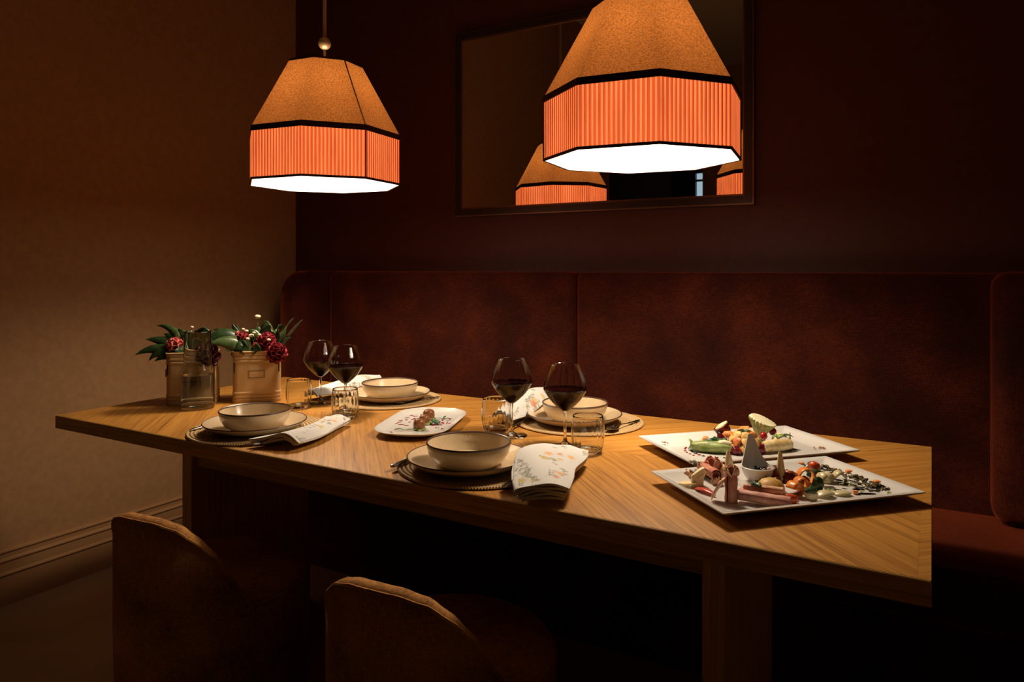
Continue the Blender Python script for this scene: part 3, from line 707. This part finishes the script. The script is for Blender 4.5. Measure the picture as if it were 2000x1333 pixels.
def dots(pts, mat, label, name, loc):
    ps = [move(blob(1, 1, 1, k, .2, 8), (x, y, z), (0, 0, a), (rx, ry, .0013)) for k, (x, y, z, rx, ry, a) in enumerate(pts)]
    return tag(new(name, join(*ps), mat, loc=loc), label, 'sauce', kind='stuff')
rnd = random.Random(5); sp_ = []
for k in range(26): sp_.append((rnd.gauss(.052, .012), rnd.gauss(.02, .035), 0, rnd.uniform(.001, .0035), rnd.uniform(.001, .006), rnd.uniform(0, 3)))
for k in range(22): sp_.append((rnd.gauss(-.045, .018), rnd.gauss(.03, .06), 0, rnd.uniform(.0006, .0012), rnd.uniform(.002, .011), R(-60)+rnd.gauss(0, .2)))
sp_ += [(-.055, -.115, 0, .002, .003, 0), (-.05, -.12, 0, .001, .003, 1)]
ca, sa = math.cos(PA), math.sin(PA)
dots([(x*ca-y*sa, x*sa+y*ca, z, a, b_, c+PA) for x, y, z, a, b_, c in sp_], M_BER, 'red berry sauce splashes scattered on the oblong plate', 'berry_sauce', (-1.243, 1.630, ZP+.0003))

# ------------------------------------------------------------------ rectangular platters
def platter_mesh():
    w, h = .435, .273
    def q(i, z, r=.006): return rrect(w-2*i, h-2*i, max(r, .002), z)
    return loft([q(.052, 0), q(.050, .0015), q(.006, .019, .004), q(0, .0225, .003), q(.0005, .0245, .003), q(.012, .0235, .004), q(.016, .021, .005), q(.036, .0085, .010), q(.05, .0078, .012)])
P1C = (-.3915, 1.791, T); P2C = (-.258, 1.5055, T); PR = R(46.3)
pm = new('serving_platter', platter_mesh(), M_WHITE, loc=P1C, rot=(0, 0, PR), sharp=25)
tag(pm, 'white rectangular platter with a seafood dish, farther from the camera', 'platter', 'white rectangular platters')
pm2 = pm.copy(); COL.objects.link(pm2); pm2.location = P2C
tag(pm2, 'white rectangular platter with cured ham and cheese, nearer the camera', 'platter', 'white rectangular platters')
ZF = T+.0085
FS = 1.14
def col(name, c1, c2, sc=150, rough=.45, bmp=.25, **k): return mottled(name, c1, c2, sc, rough, bmp=bmp, **k)
M_LET = mottled('lettuce', (.16, .22, .05), (.36, .42, .15), 45, .4, stretch=(1, 3, 1)); M_CREAM = col('cream', (.72, .62, .38), (.78, .70, .48))
M_ORAN = col('orange roe', (.70, .20, .05), (.80, .33, .10)); M_LOB = col('baked orange slice', (.66, .34, .08), (.85, .56, .22), 90)
M_LOBR = col('orange red shell', (.45, .10, .02), (.68, .26, .06), 90); M_BEET = col('dark beetroot', (.09, .006, .012), (.20, .012, .02), 90, .2)
M_RED = plain('red berry skin', (.33, .012, .012), .2); M_TOFU = col('golden roll', (.62, .42, .16), (.82, .70, .42), 60)
M_CAB = mottled('pale cabbage', (.34, .40, .14), (.62, .64, .34), 120, .45); M_PALE = col('pale cabbage edge', (.72, .68, .42), (.80, .76, .52), 300)
M_HAM = mottled('cured ham', (.42, .10, .06), (.66, .28, .17), 70, .4, stretch=(1, 1, .4)); M_HAMP = mottled('cooked ham', (.52, .20, .15), (.68, .36, .26), 60, .4)
M_FAT = mottled('pale ham edge', (.68, .34, .20), (.80, .52, .34), 120, .4)
M_PARM = col('parmesan', (.68, .50, .22), (.80, .66, .38), 220, .55); M_PEP = plain('red pepper', (.52, .06, .03), .25)
M_MEAT = mottled('glazed dark meat', (.10, .018, .010), (.36, .07, .03), 130, .22, bmp=.6); M_DOME = mottled('golden crust', (.42, .22, .04), (.60, .36, .08), 120, .5, bmp=.3)
M_CARR = plain('carrot', (.72, .22, .035), .35); M_ZUC = mottled('dark green peel', (.02, .045, .015), (.06, .10, .03), 120, .3)
M_ONI = plain('pale onion', (.72, .62, .36), .3, trans=.25); M_SEA = plain('black seaweed', (.012, .022, .018), .25); M_TOM = plain('tomato', (.55, .07, .02), .25)
M_SPICE = col('brown spice crumbs', (.25, .09, .03), (.5, .25, .1)); M_HERB = mottled('dried leafy herbs', (.05, .05, .02), (.16, .10, .03), 150, .5)

# --- far platter
def wrapped_leaf(seed):
    rings = []
    for k in range(13):
        t = k/12; r = .0125*math.sin(PI*(.1+.85*t))**.6
        rings.append([Vector((-.045+.09*t, r*(1+.12*math.sin(3*a+t*9))*math.cos(a)*1.15, max(0, .011+r*(1+.10*math.sin(5*a+t*11))*math.sin(a)))) for a in [2*PI*i/18 for i in range(18)]])
    return loft(rings)
food('lettuce_parcel', wrapped_leaf(1), M_LET, 'rolled green lettuce leaf at the left of the seafood platter', (-.452, 1.722, ZF), (0, 0, R(12)))
food('lettuce_tip', leaf((0, 0, .002), (-.012, 0, .028), (-.020, 0, .024), .026, (0, 1, .2), .5, 7, .6), M_LET, 'upright lettuce tip at the left end of the lettuce parcel', (-.487, 1.722, ZF), (0, 0, R(30)), thick=.001)
food('seaweed_tangle', join(*[move(blob(.009, .006, .006, k, .25, 10), (.010*k-.022, .003*math.sin(k*2), .002*(k % 2)), (0, 0, k)) for k in range(6)]), M_GRN, 'dark green seaweed on the lettuce parcel', (-.440, 1.752, ZF+.021), (0, 0, R(15)), 'garnish')
food('sprout', tube([(0, 0, 0), (.002, 0, .008), (0, .001, .015), (.003, .001, .018)], [.0007, .0007, .0012, .002], 6), M_SEA, 'tiny dark sprout standing on the seaweed', (-.450, 1.757, ZF+.024), cat='garnish')
food('salmon_roe', blob(.0075, .0075, .0075, 2, .03, 14), M_ORAN, 'orange ball beside the seaweed on the lettuce parcel', (-.476, 1.755, ZF+.021))
food('cream_wedge', blob(.015, .008, .006, 3, .12, 14, .5), M_CREAM, 'pale cream wedge under the seaweed, left of the seafood', (-.425, 1.730, ZF+.024), (0, 0, R(12)))
food('cream_dab', blob(.008, .007, .009, 6, .12, 12, .6), M_CREAM, 'pale cream dab behind the orange ball', (-.486, 1.770, ZF+.012))
sf = thing('seafood_dome', 'golden dome of overlapping baked slices in the middle of the far platter', 'food', (-.388, 1.775, ZF), CAMZ); sf.scale = (1.16, 1.16, 1.16)
new('core', blob(.026, .024, .026, 4, .06, 18, .0), M_LOB, sf)
for row, (n, rr, zz, tl) in enumerate(((10, .027, .004, 12), (9, .024, .016, 30), (7, .016, .026, 55))):
    for k in range(n):
        a = 2*PI*(k+.5*(row % 2))/n; d = Vector((math.cos(a), math.sin(a), 0)); s_ = Vector((-d.y, d.x, 0))
        b0 = d*rr*.92+Vector((0, 0, zz+.016)); tp = d*(rr+.011)+Vector((0, 0, max(.001, zz-.003))); ct = d*(rr+.008)+Vector((0, 0, zz+.014))
        new('slice', leaf(b0, ct, tp, .021, s_, -.22, 6, .5), M_LOB if (k*7+row) % 4 else M_LOBR, sf, thick=.002)
food('sprig', star_leaves(6, .012, .007, 3, 1.3), M_GRN, 'small green sprig on top of the golden seafood dome', (-.388, 1.770, ZF+.040), cat='garnish', thick=.0005)
food('orange_wedge', blob(.017, .010, .009, 8, .08, 14), M_ORAN, 'orange wedge left of the seafood dome', (-.424, 1.788, ZF+.030), (0, R(15), R(20)))
food('pasta_fan', join(*[tube([(0, 0, 0), (.012, .004*k-.008, .006+.0015*k), (.026, .003*k-.006, .009+.001*k)], .0022, 6) for k in range(5)]), M_LOB, 'fan of thin golden strips behind the seafood dome', (-.415, 1.808, ZF+.033), (0, 0, R(20)))
for x, y, z, rx, ry, rz_, lab in ((-.400, 1.731, .010, .012, .009, .010, 'dark beetroot piece at the front left of the seafood dome'), (-.352, 1.770, .011, .012, .010, .012, 'dark beetroot piece right of the seafood dome'), (-.423, 1.752, .013, .010, .007, .010, 'dark beetroot piece between lettuce and seafood dome'), (-.452, 1.800, .024, .008, .008, .009, 'dark beetroot ball at the left rear of the seafood dome'), (-.374, 1.742, .010, .009, .008, .010, 'dark beetroot piece in front of the seafood dome')):
    food('beetroot_piece', blob(rx, ry, rz_, int(x*-1e4), .15, 14), M_BEET, lab, (x, y, ZF+z-.001), group='beetroot pieces')
rd = thing('radish_tulip', 'radish cut as a tulip, dark red with a cream inside, on the far platter', 'food', (-.438, 1.822, ZF+.018), R(30)); rd.scale = (1.16, 1.16, 1.16)
new('body', lathe([(0, 0), (.010, .003), (.015, .014), (.0175, .028), (.0165, .030), (.013, .024), (0, .02)], 20), M_BEET, rd, rot=(R(-10), R(-35), 0))
new('inside', blob(.0155, .0155, .004, 3, .05, 16), M_CREAM, rd, loc=(-.016, -.004, .026), rot=(R(-10), R(-35), 0))
cb = thing('cabbage_fan', 'upright pale green fluted cabbage heart on the far platter', 'food', (-.372, 1.870, ZF), CAMZ); cb.scale = (1.16, 1.16, 1.16)
rg = []
for t, r in ((0, .010), (.2, .0095), (.45, .0115), (.65, .016), (.82, .021), (.94, .0245), (1, .0245)):
    rg.append([Vector((r*(1+.06*math.cos(22*a))*math.cos(a)*1.12+.006*t*t, r*(1+.06*math.cos(22*a))*math.sin(a)*.8, .050*t-(.0085*t*t)*math.cos(a)+.006*t*t*math.sin(a))) for a in [2*PI*i/88 for i in range(88)]])
new('leaf_body', loft(rg, True, False), M_CAB, cb)
new('cut_top', loft([rg[-1], [Vector(((p.x-.006)*.82+.006, p.y*.82, p.z+.0025)) for p in rg[-1]], [Vector(((p.x-.006)*.3+.006, p.y*.3, .0535+(p.z-.05)*.3)) for p in rg[-1]]], False, True), M_PALE, cb)
gr_ = thing('golden_roll', 'golden rolled pancake lying right of the seafood dome', 'food', (-.322, 1.806, ZF), R(52)); gr_.scale = (1.16, 1.16, 1.16)
new('wrap', tube([(-.036, 0, .0125), (-.015, .001, .0128), (.015, -.001, .0126), (.036, 0, .0122)], [.0105, .0125, .0125, .0105], 18), M_TOFU, gr_)
new('filling', blob(.007, .008, .008, 2, .2, 12), M_CREAM, gr_, loc=(-.036, 0, .0125))
for k, (x, y, z) in enumerate(((-.352, 1.782, .024), (-.345, 1.777, .013))):
    food('caper', blob(.0055, .005, .0065, k, .06, 12), M_GRN, ('upper', 'lower')[k] + ' green caper at the left end of the golden roll', (x, y, ZF+z), group='capers on the golden roll')
food('cream_fold', leaf((0, 0, 0), (.008, 0, .026), (.028, 0, .020), .036, (0, 1, 0), .4, 8, .5), M_CREAM, 'folded pale slice behind the golden roll', (-.334, 1.848, ZF+.002), (0, 0, R(20)), thick=.0015)
food('golden_crisp', leaf((0, 0, 0), (.004, 0, .015), (.002, 0, .034), .014, (0, 1, 0), .3, 6, .6), M_TOFU, 'upright golden crisp at the right end of the roll', (-.300, 1.852, ZF), (0, 0, R(30)), thick=.0015)
food('herb_leaf', star_leaves(6, .018, .012, 9, .6), M_GRL, 'pale green herb leaves lying on the golden roll', (-.322, 1.830, ZF+.026), cat='garnish', thick=.0006)
food('basil_leaf', leaf((0, 0, 0), (.012, 0, .008), (.026, 0, .001), .016, (0, 1, 0), .3, 6), M_GRN, 'dark green basil leaf at the right end of the golden roll', (-.316, 1.840, ZF+.028), (0, 0, R(20)), 'garnish', thick=.0006)
for x, y, z, lab in ((-.358, 1.842, .026, 'red cherry between the seafood dome and the cabbage'), (-.345, 1.888, .030, 'small red cherry behind the golden roll, right of the cabbage')):
    food('red_cherry', blob(.0085, .0085, .0085, 1, .04, 14), M_RED, lab, (x, y, ZF+z), group='red cherries')
d1 = []; d2 = []
for i, (x, y) in enumerate(spline([(-.505, 1.745, 0), (-.498, 1.712, 0), (-.478, 1.690, 0), (-.452, 1.676, 0), (-.415, 1.682, 0)], 9) and [(p.x, p.y) for p in spline([(-.510, 1.748, 0), (-.500, 1.712, 0), (-.478, 1.688, 0), (-.452, 1.676, 0), (-.415, 1.686, 0)], 9)]):
    (d1 if i not in (5, 7) else d2).append((x, y, 0, .0062-.0004*i, .0044-.0003*i, .5)); 
    if i < 6: d2.append((x-.010, y-.012, 0, .003, .0022, .5))
dots([(x+.45, y-1.72, z, a, b_, c) for x, y, z, a, b_, c in d1+[(-.312, 1.812, 0, .003, .0025, 0), (-.302, 1.826, 0, .005, .0035, .5), (-.296, 1.836, 0, .005, .004, .5), (-.288, 1.850, 0, .0055, .004, .5)]], M_BALS, 'black sauce dots in an arc around the food of the far platter', 'balsamic_dots', (-.45, 1.72, ZF+.0004))
dots([(x+.45, y-1.72, z, a, b_, c) for x, y, z, a, b_, c in d2], M_BER, 'red sauce dots left of the lettuce parcel on the far platter', 'berry_dots', (-.45, 1.72, ZF+.0004))
rnd = random.Random(9)
def crumbs(n, sx, sy): return join(*[move(blob(1, 1, .7, k, .2, 6), (rnd.gauss(0, sx), rnd.gauss(0, sy), .001), (0, 0, rnd.uniform(0, 3)), (rnd.uniform(.001, .0022),)*3) for k in range(n)])
tag(new('spice_crumbs', crumbs(60, .012, .006), M_SPICE, loc=(-.222, 1.893, ZF+.002), rot=(0, 0, R(20))), 'brown spice crumbs at the right end of the far platter', 'spice', kind='stuff')
tag(new('spice_crumbs', crumbs(14, .004, .003), M_SPICE, loc=(-.572, 1.737, ZF+.005)), 'small pinch of brown crumbs at the left end of the far platter', 'spice', kind='stuff')

# --- near platter
def chip(h, w, seed, t=.0035, lean=0):
    r_ = random.Random(seed); pts = [(-w*.45, 0), (w*.5, 0), (w*.55, h*.45), (w*.22+lean*h, h*r_.uniform(.9, 1)), (-w*.1+lean*h, h*.86), (-w*.5, h*r_.uniform(.35, .6))]
    return loft([[Vector((-t/2, y, z)) for y, z in pts], [Vector((t/2+.002*math.sin(z*200+seed), y*.94, z*.96)) for y, z in pts]])
food('parmesan_shard', chip(.036, .024, 1, .004, .25), M_PARM, 'upright parmesan shard at the left end of the near platter', (-.408, 1.438, ZF), (0, 0, R(-35)))
food('parmesan_shard', move(chip(.030, .022, 2), (0, 0, .001), (0, R(28), 0)), M_PARM, 'slanted parmesan shard behind the upright one', (-.412, 1.450, ZF), (0, 0, R(-10)))
food('parmesan_shard', move(chip(.036, .020, 4), (0, 0, .003), (0, R(82), 0)), M_PARM, 'parmesan shard lying flat at the left rim of the near platter', (-.440, 1.432, ZF), (0, 0, R(-15)))
def ham_roll(L_, r, seed, turns=2.4):
    rings = []; n = 44
    for k in range(9):
        x = L_*k/8; o_, i_ = [], []
        for i in range(n+1):
            a = turns*2*PI*i/n; rr = r*(.25+.75*i/n)*(1+.05*math.sin(k*1.7+a*2+seed)); o_.append(Vector((x, rr*math.cos(a), rr*math.sin(a)+r))); i_.append(Vector((x, (rr-.0011)*math.cos(a), (rr-.0011)*math.sin(a)+r)))
        rings.append(o_+i_[::-1])
    return loft(rings)
food('ham_roll', ham_roll(.058, .0115, 1), M_HAM, 'rolled cured ham at the left of the near platter, by the parmesan', (-.424, 1.522, ZF+.004), (0, 0, R(-46)))
def rosette(r, seed, n=9):
    rnd = random.Random(seed); ps = []
    for k in range(n):
        a = k*2.4; rr = r*(.3+.7*k/n); d = Vector((math.cos(a), math.sin(a), 0))
        ps.append(leaf(d*rr*.3, d*rr*1.1+Vector((0, 0, .3*r)), d*rr*.9+Vector((0, 0, r*(1.5-.6*k/n))), r*1.3, Vector((-d.y, d.x, 0)), -.3, 6, .35, .08))
    return join(*ps)
food('ham_rosette', rosette(.017, 2), M_HAM, 'cured ham rosette behind the ham roll, near platter left', (-.403, 1.536, ZF+.012), thick=.0012)
food('ham_flake', rosette(.011, 4, 6), M_FAT, 'small curled ham flake at the left edge of the near platter', (-.442, 1.488, ZF), thick=.001)
food('ham_flake', rosette(.010, 5, 6), M_FAT, 'pale curled ham end right of the ham roll', (-.376, 1.470, ZF), thick=.001)
food('thyme_sprig', star_leaves(9, .014, .006, 12, 1.0), M_HERB, 'brown green herb sprig behind the left parmesan shard', (-.430, 1.500, ZF+.022), cat='garnish', thick=.0005)
food('dried_herb', star_leaves(7, .014, .008, 13, .7), M_HERB, 'dark herb leaves under the ham rosette', (-.398, 1.498, ZF+.001), cat='garnish', thick=.0005)
food('pepper_strip', leaf((0, 0, .002), (.022, 0, .012), (.050, 0, .003), .016, (0, 1, 0), -.3, 8, .6), M_PEP, 'red pepper strip at the left front of the near platter', (-.405, 1.420, ZF), (0, 0, R(-34)), thick=.002)
food('ham_tube', move(ham_roll(.058, .0115, 3), (.0115, 0, 0), (0, R(-90), 0)), M_HAM, 'rolled ham standing upright at the front of the near platter', (-.325, 1.377, ZF))
food('ham_frill', rosette(.0125, 7, 8), M_FAT, 'frilled pale top on the upright ham roll', (-.325, 1.377, ZF+.050), thick=.001)
food('ham_flap', leaf((.0, 0, .036), (-.010, 0, .028), (-.026, -.004, .001), .030, (.3, 1, 0), -.3, 8, .35), M_FAT, 'draped ham slice leaning on the left of the upright roll', (-.333, 1.377, ZF), (0, 0, R(20)), thick=.0015)
food('ham_roll', ham_roll(.082, .0105, 5), M_HAMP, 'long pink ham roll lying along the front rim of the near platter', (-.315, 1.387, ZF), (0, 0, R(-2)))
food('ham_roll', ham_roll(.070, .0075, 6), M_HAMP, 'thin pink ham roll behind the long one, near platter front', (-.316, 1.409, ZF+.003), (0, 0, R(4)))
food('ham_roll', ham_roll(.062, .0065, 8), M_FAT, 'pale thin ham roll on top of the pink rolls', (-.309, 1.402, ZF+.0165), (0, 0, R(8)))
food('mint_leaf', star_leaves(5, .014, .012, 15, .5), M_GRN, 'green mint leaves on the pink ham rolls', (-.287, 1.405, ZF+.028), cat='garnish', thick=.0006)
food('cheese_spear', lathe([(0, 0), (.0085, 0), (.009, .012), (.0068, .030), (.003, .046), (0, .050)], 8), M_PARM, 'pointed pale cheese spear behind the upright ham roll', (-.368, 1.548, ZF), (R(6), R(-4), 0))
food('cheese_spear', lathe([(0, 0), (.008, 0), (.0085, .012), (.006, .034), (.0035, .055), (0, .062)], 8), M_PARM, 'tall pointed cheese spear right of the braised meat', (-.266, 1.548, ZF), (R(3), R(-6), 1))
food('cheese_chunk', blob(.012, .009, .011, 21, .2, 10, .8), M_PARM, 'crumbled cheese chunk at the foot of the left cheese spear', (-.386, 1.543, ZF+.009))
# white teardrop dish
td = thing('teardrop_dish', 'white porcelain teardrop dish with a tall pointed back on the near platter', 'dish', (-.306, 1.517, ZF+.006), CAMZ+R(6)); td.scale = (1.16, 1.16, 1.16)
def drop(s, z0=0):
    out = []
    for i in range(40):
        a = 2*PI*i/40; lift = min(1, 1.2*max(0, math.sin(a))**4.5)
        r = .0282*s; x = r*math.cos(a)*(1-.0*lift)*(1-.35*lift*max(0, (s-.75)/.25)); y = r*math.sin(a)*.95+.004*lift
        z = {0: 0}.get(s, 0)+z0+max(0, (s-.62)/.38)**1.6*(.021+.050*lift)
        out.append(Vector((x, y, z)))
    return out
lv = [(.35, 0), (.55, .0005), (.70, .002), (.80, .003), (.9, .0035), (1.0, .004)]
outer = [drop(s, z) for s, z in lv]; inner = [[Vector((p.x*.94, p.y*.94, p.z+.0012)) for p in rg_] for rg_ in outer[::-1]]
new('vessel', loft(outer+inner), M_WHITE, td)
food('seaweed_salad', join(*[move(blob(.007, .006, .007, k+30, .3, 10), (.007*math.cos(k*1.9), .006*math.sin(k*2.3), .004*(k % 3)), (0, 0, k)) for k in range(8)]), M_SEA, 'dark seaweed heap inside the teardrop dish', (-.300, 1.512, ZF+.021), cat='food')
od = new('oval_dish', move(loft([rrect(.05, .026, .0125, 0, 5), rrect(.075, .038, .0185, .002, 5), rrect(.116, .058, .028, .0095, 5), rrect(.117, .059, .0285, .0105, 5), rrect(.113, .055, .027, .0100, 5), rrect(.07, .034, .0165, .0035, 5)]), (0, 0, 0)), M_WHITE, loc=(-.278, 1.474, ZF), rot=(0, 0, R(4)))
tag(od, 'white oval spoon dish holding the golden dome on the near platter', 'dish')
food('golden_dome', lathe([(0, 0), (.021, 0), (.0235, .004), (.022, .010), (.016, .017), (.008, .0205), (0, .0215)], 28), M_DOME, 'golden brown dome in the oval dish', (-.272, 1.470, ZF+.0045))
food('black_seaweed', join(*[move(blob(.010, .008, .008, k+50, .3, 10), (.011*k-.012, .003*(k % 2), 0)) for k in range(3)]), M_SEA, 'black seaweed between the teardrop dish and the golden dome', (-.284, 1.500, ZF+.012), cat='food')
food('braised_meat', join(blob(.020, .015, .017, 61, .12, 16, .7), move(blob(.019, .014, .014, 62, .14, 16, .8), (.030, .004, -.003)), move(blob(.013, .011, .010, 63, .14, 14, .8), (.054, .004, -.006))), M_MEAT, 'dark red glazed meat pieces right of the teardrop dish', (-.286, 1.545, ZF+.013), (0, 0, R(5)))
food('olive_piece', blob(.010, .008, .008, 65, .1, 12), M_ZUC, 'dark olive on top of the glazed meat', (-.270, 1.548, ZF+.027))
food('radish_slice', lathe([(0, 0), (.013, 0), (.0135, .001), (.013, .002), (0, .002)], 24), M_CREAM, 'thin white radish slice right of the golden dome', (-.226, 1.506, ZF+.004), (R(8), R(-6), 0))
food('pepper_petal', leaf((0, 0, .002), (.012, 0, .010), (.026, 0, .003), .022, (0, 1, 0), -.2, 6, .5), M_ONI, 'pale translucent onion petal right of the glazed meat', (-.244, 1.592, ZF), (0, 0, R(20)), thick=.0012)
def curl(r, w, a0, a1): return grid(lambda u, v: (r*math.cos(R(a0+(a1-a0)*v)), (u-.5)*w, r+r*math.sin(R(a0+(a1-a0)*v))), 3, 16)
for x, y, r, w, a0, a1, rz, lab in ((-.220, 1.560, .014, .018, -60, 215, 30, 'orange carrot curl arching in the middle of the near platter'), (-.222, 1.512, .011, .018, -50, 200, 35, 'orange carrot curl in front of the arching one'), (-.228, 1.474, .011, .020, -70, 170, 60, 'orange carrot curl right of the golden dome, lowest of three')):
    food('carrot_curl', curl(r, w, a0, a1), M_CARR, lab, (x, y, ZF+.001), (0, 0, R(rz)), group='carrot curls', thick=.0018)
for x, y, z, rx, ry, rz_, lab in ((-.222, 1.648, .012, .013, .008, .011, 'dark courgette piece at the rear, left of the onion slices'), (-.210, 1.615, .009, .015, .008, .009, 'dark courgette strip under the tomato piece'), (-.196, 1.540, .010, .010, .008, .012, 'dark courgette curl beside the middle carrot curl'), (-.198, 1.468, .016, .011, .009, .006, 'dark courgette slice on the front pale turnip')):
    food('courgette_piece', blob(rx, ry, rz_, int(y*1e4), .15, 12), M_ZUC, lab, (x, y, ZF+z), (0, 0, R(35)), group='courgette pieces')
food('tomato_piece', blob(.011, .008, .008, 71, .08, 14), M_TOM, 'red tomato piece on the rear courgette of the near platter', (-.214, 1.632, ZF+.022))
food('tomato_wedge', blob(.015, .009, .008, 72, .05, 14, .9), M_TOM, 'red orange tomato wedge at the front rim of the near platter', (-.230, 1.425, ZF+.007), (0, 0, R(30)))
food('strawberry_piece', blob(.009, .006, .005, 73, .05, 12, .9), M_BEET, 'dark red fruit piece behind the tomato wedge', (-.228, 1.443, ZF+.004), (0, 0, R(30)))
food('turnip_cube', blob(.010, .010, .009, 74, .1, 12, .9), M_CREAM, 'pale turnip cube under the front courgette slice', (-.198, 1.468, ZF+.0075))
for k, (x, y, s_, rz, h, lab) in enumerate(((-.190, 1.570, .030, 40, .026, 'pale onion petal standing right of the carrot curls'), (-.166, 1.612, .032, 20, .024, 'pale onion petal right of the rear courgette'), (-.186, 1.602, .028, 70, .020, 'pale onion petal between the courgette strip and onion'), (-.178, 1.500, .034, 30, .010, 'flat pale onion petal near the front rim'), (-.150, 1.528, .030, 10, .006, 'flat pale onion petal by the balsamic strokes'))):
    food('onion_petal', leaf((-s_*.5, 0, .001), (0, 0, h*1.7), (s_*.5, 0, .003), s_*.9, (0, 1, 0), -.35, 8, .45), M_ONI, lab, (x, y, ZF+.001), (0, 0, R(rz)), group='pale onion petals', thick=.0016)
for x, y, s_, lab in ((-.250, 1.688, .007, 'orange carrot cube at the rear left rim of the near platter'), (-.150, 1.676, .007, 'orange carrot cube at the right rear rim of the near platter'), (-.094, 1.622, .007, 'orange carrot cube at the right end of the near platter'), (-.128, 1.545, .004, 'tiny carrot cube by the front rim of the near platter')):
    food('carrot_cube', box(-s_, s_, -s_*.8, s_*.8, 0, s_*1.5, s_*.3, 2), M_ORAN, lab, (x, y, ZF), (0, 0, R(25)), group='carrot cubes')
def heap(n, sx, sy, seed):
    r_ = random.Random(seed); ps = []
    for k in range(n):
        a = r_.uniform(0, 6.3); d = Vector((math.cos(a), math.sin(a), 0)); o_ = Vector((r_.gauss(0, sx), r_.gauss(0, sy), r_.uniform(0, .006))); L_ = r_.uniform(.008, .016)
        ps.append(leaf(o_, o_+d*L_*.5+Vector((0, 0, .005)), o_+d*L_+Vector((0, 0, .001)), .0085, Vector((-d.y, d.x, 0)), .3, 4))
    return join(*ps)
for x, y, sx, sy, rz, m, n, lab in ((-.137, 1.652, .015, .004, -30, M_HERB, 26, 'row of dark leafy herbs along the right rim'), (-.092, 1.603, .018, .006, 8, M_HERB, 40, 'row of dark leafy herbs at the right end'), (-.196, 1.694, .014, .005, -20, M_HERB, 22, 'row of dark leafy herbs at the rear rim')):
    tag(new('herb_heap', heap(n, sx, sy, int(-x*1e3)), m, loc=(x, y, ZF+.001), rot=(0, 0, R(rz)), thick=.0005), lab + ' of the near platter', 'garnish', kind='stuff')
tag(new('green_flakes', heap(9, .028, .024, 77), M_GRL, loc=(-.142, 1.572, ZF+.0005), rot=(0, 0, R(40)), thick=.0005), 'scattered pale green flakes among the balsamic strokes', 'garnish', kind='stuff')
dots([(x+.15, y-1.6, 0, a*1.15, b_*1.5, R(c)) for x, y, a, b_, c in ((-.168, 1.628, .008, .003, 0), (-.150, 1.606, .016, .0035, -20), (-.138, 1.630, .020, .003, -25), (-.126, 1.580, .014, .004, 35), (-.156, 1.552, .010, .003, -20), (-.112, 1.556, .018, .0025, 30), (-.188, 1.640, .010, .002, -15))], M_BALS, 'dark balsamic strokes on the right half of the near platter', 'balsamic_strokes', (-.15, 1.6, ZF+.0004))
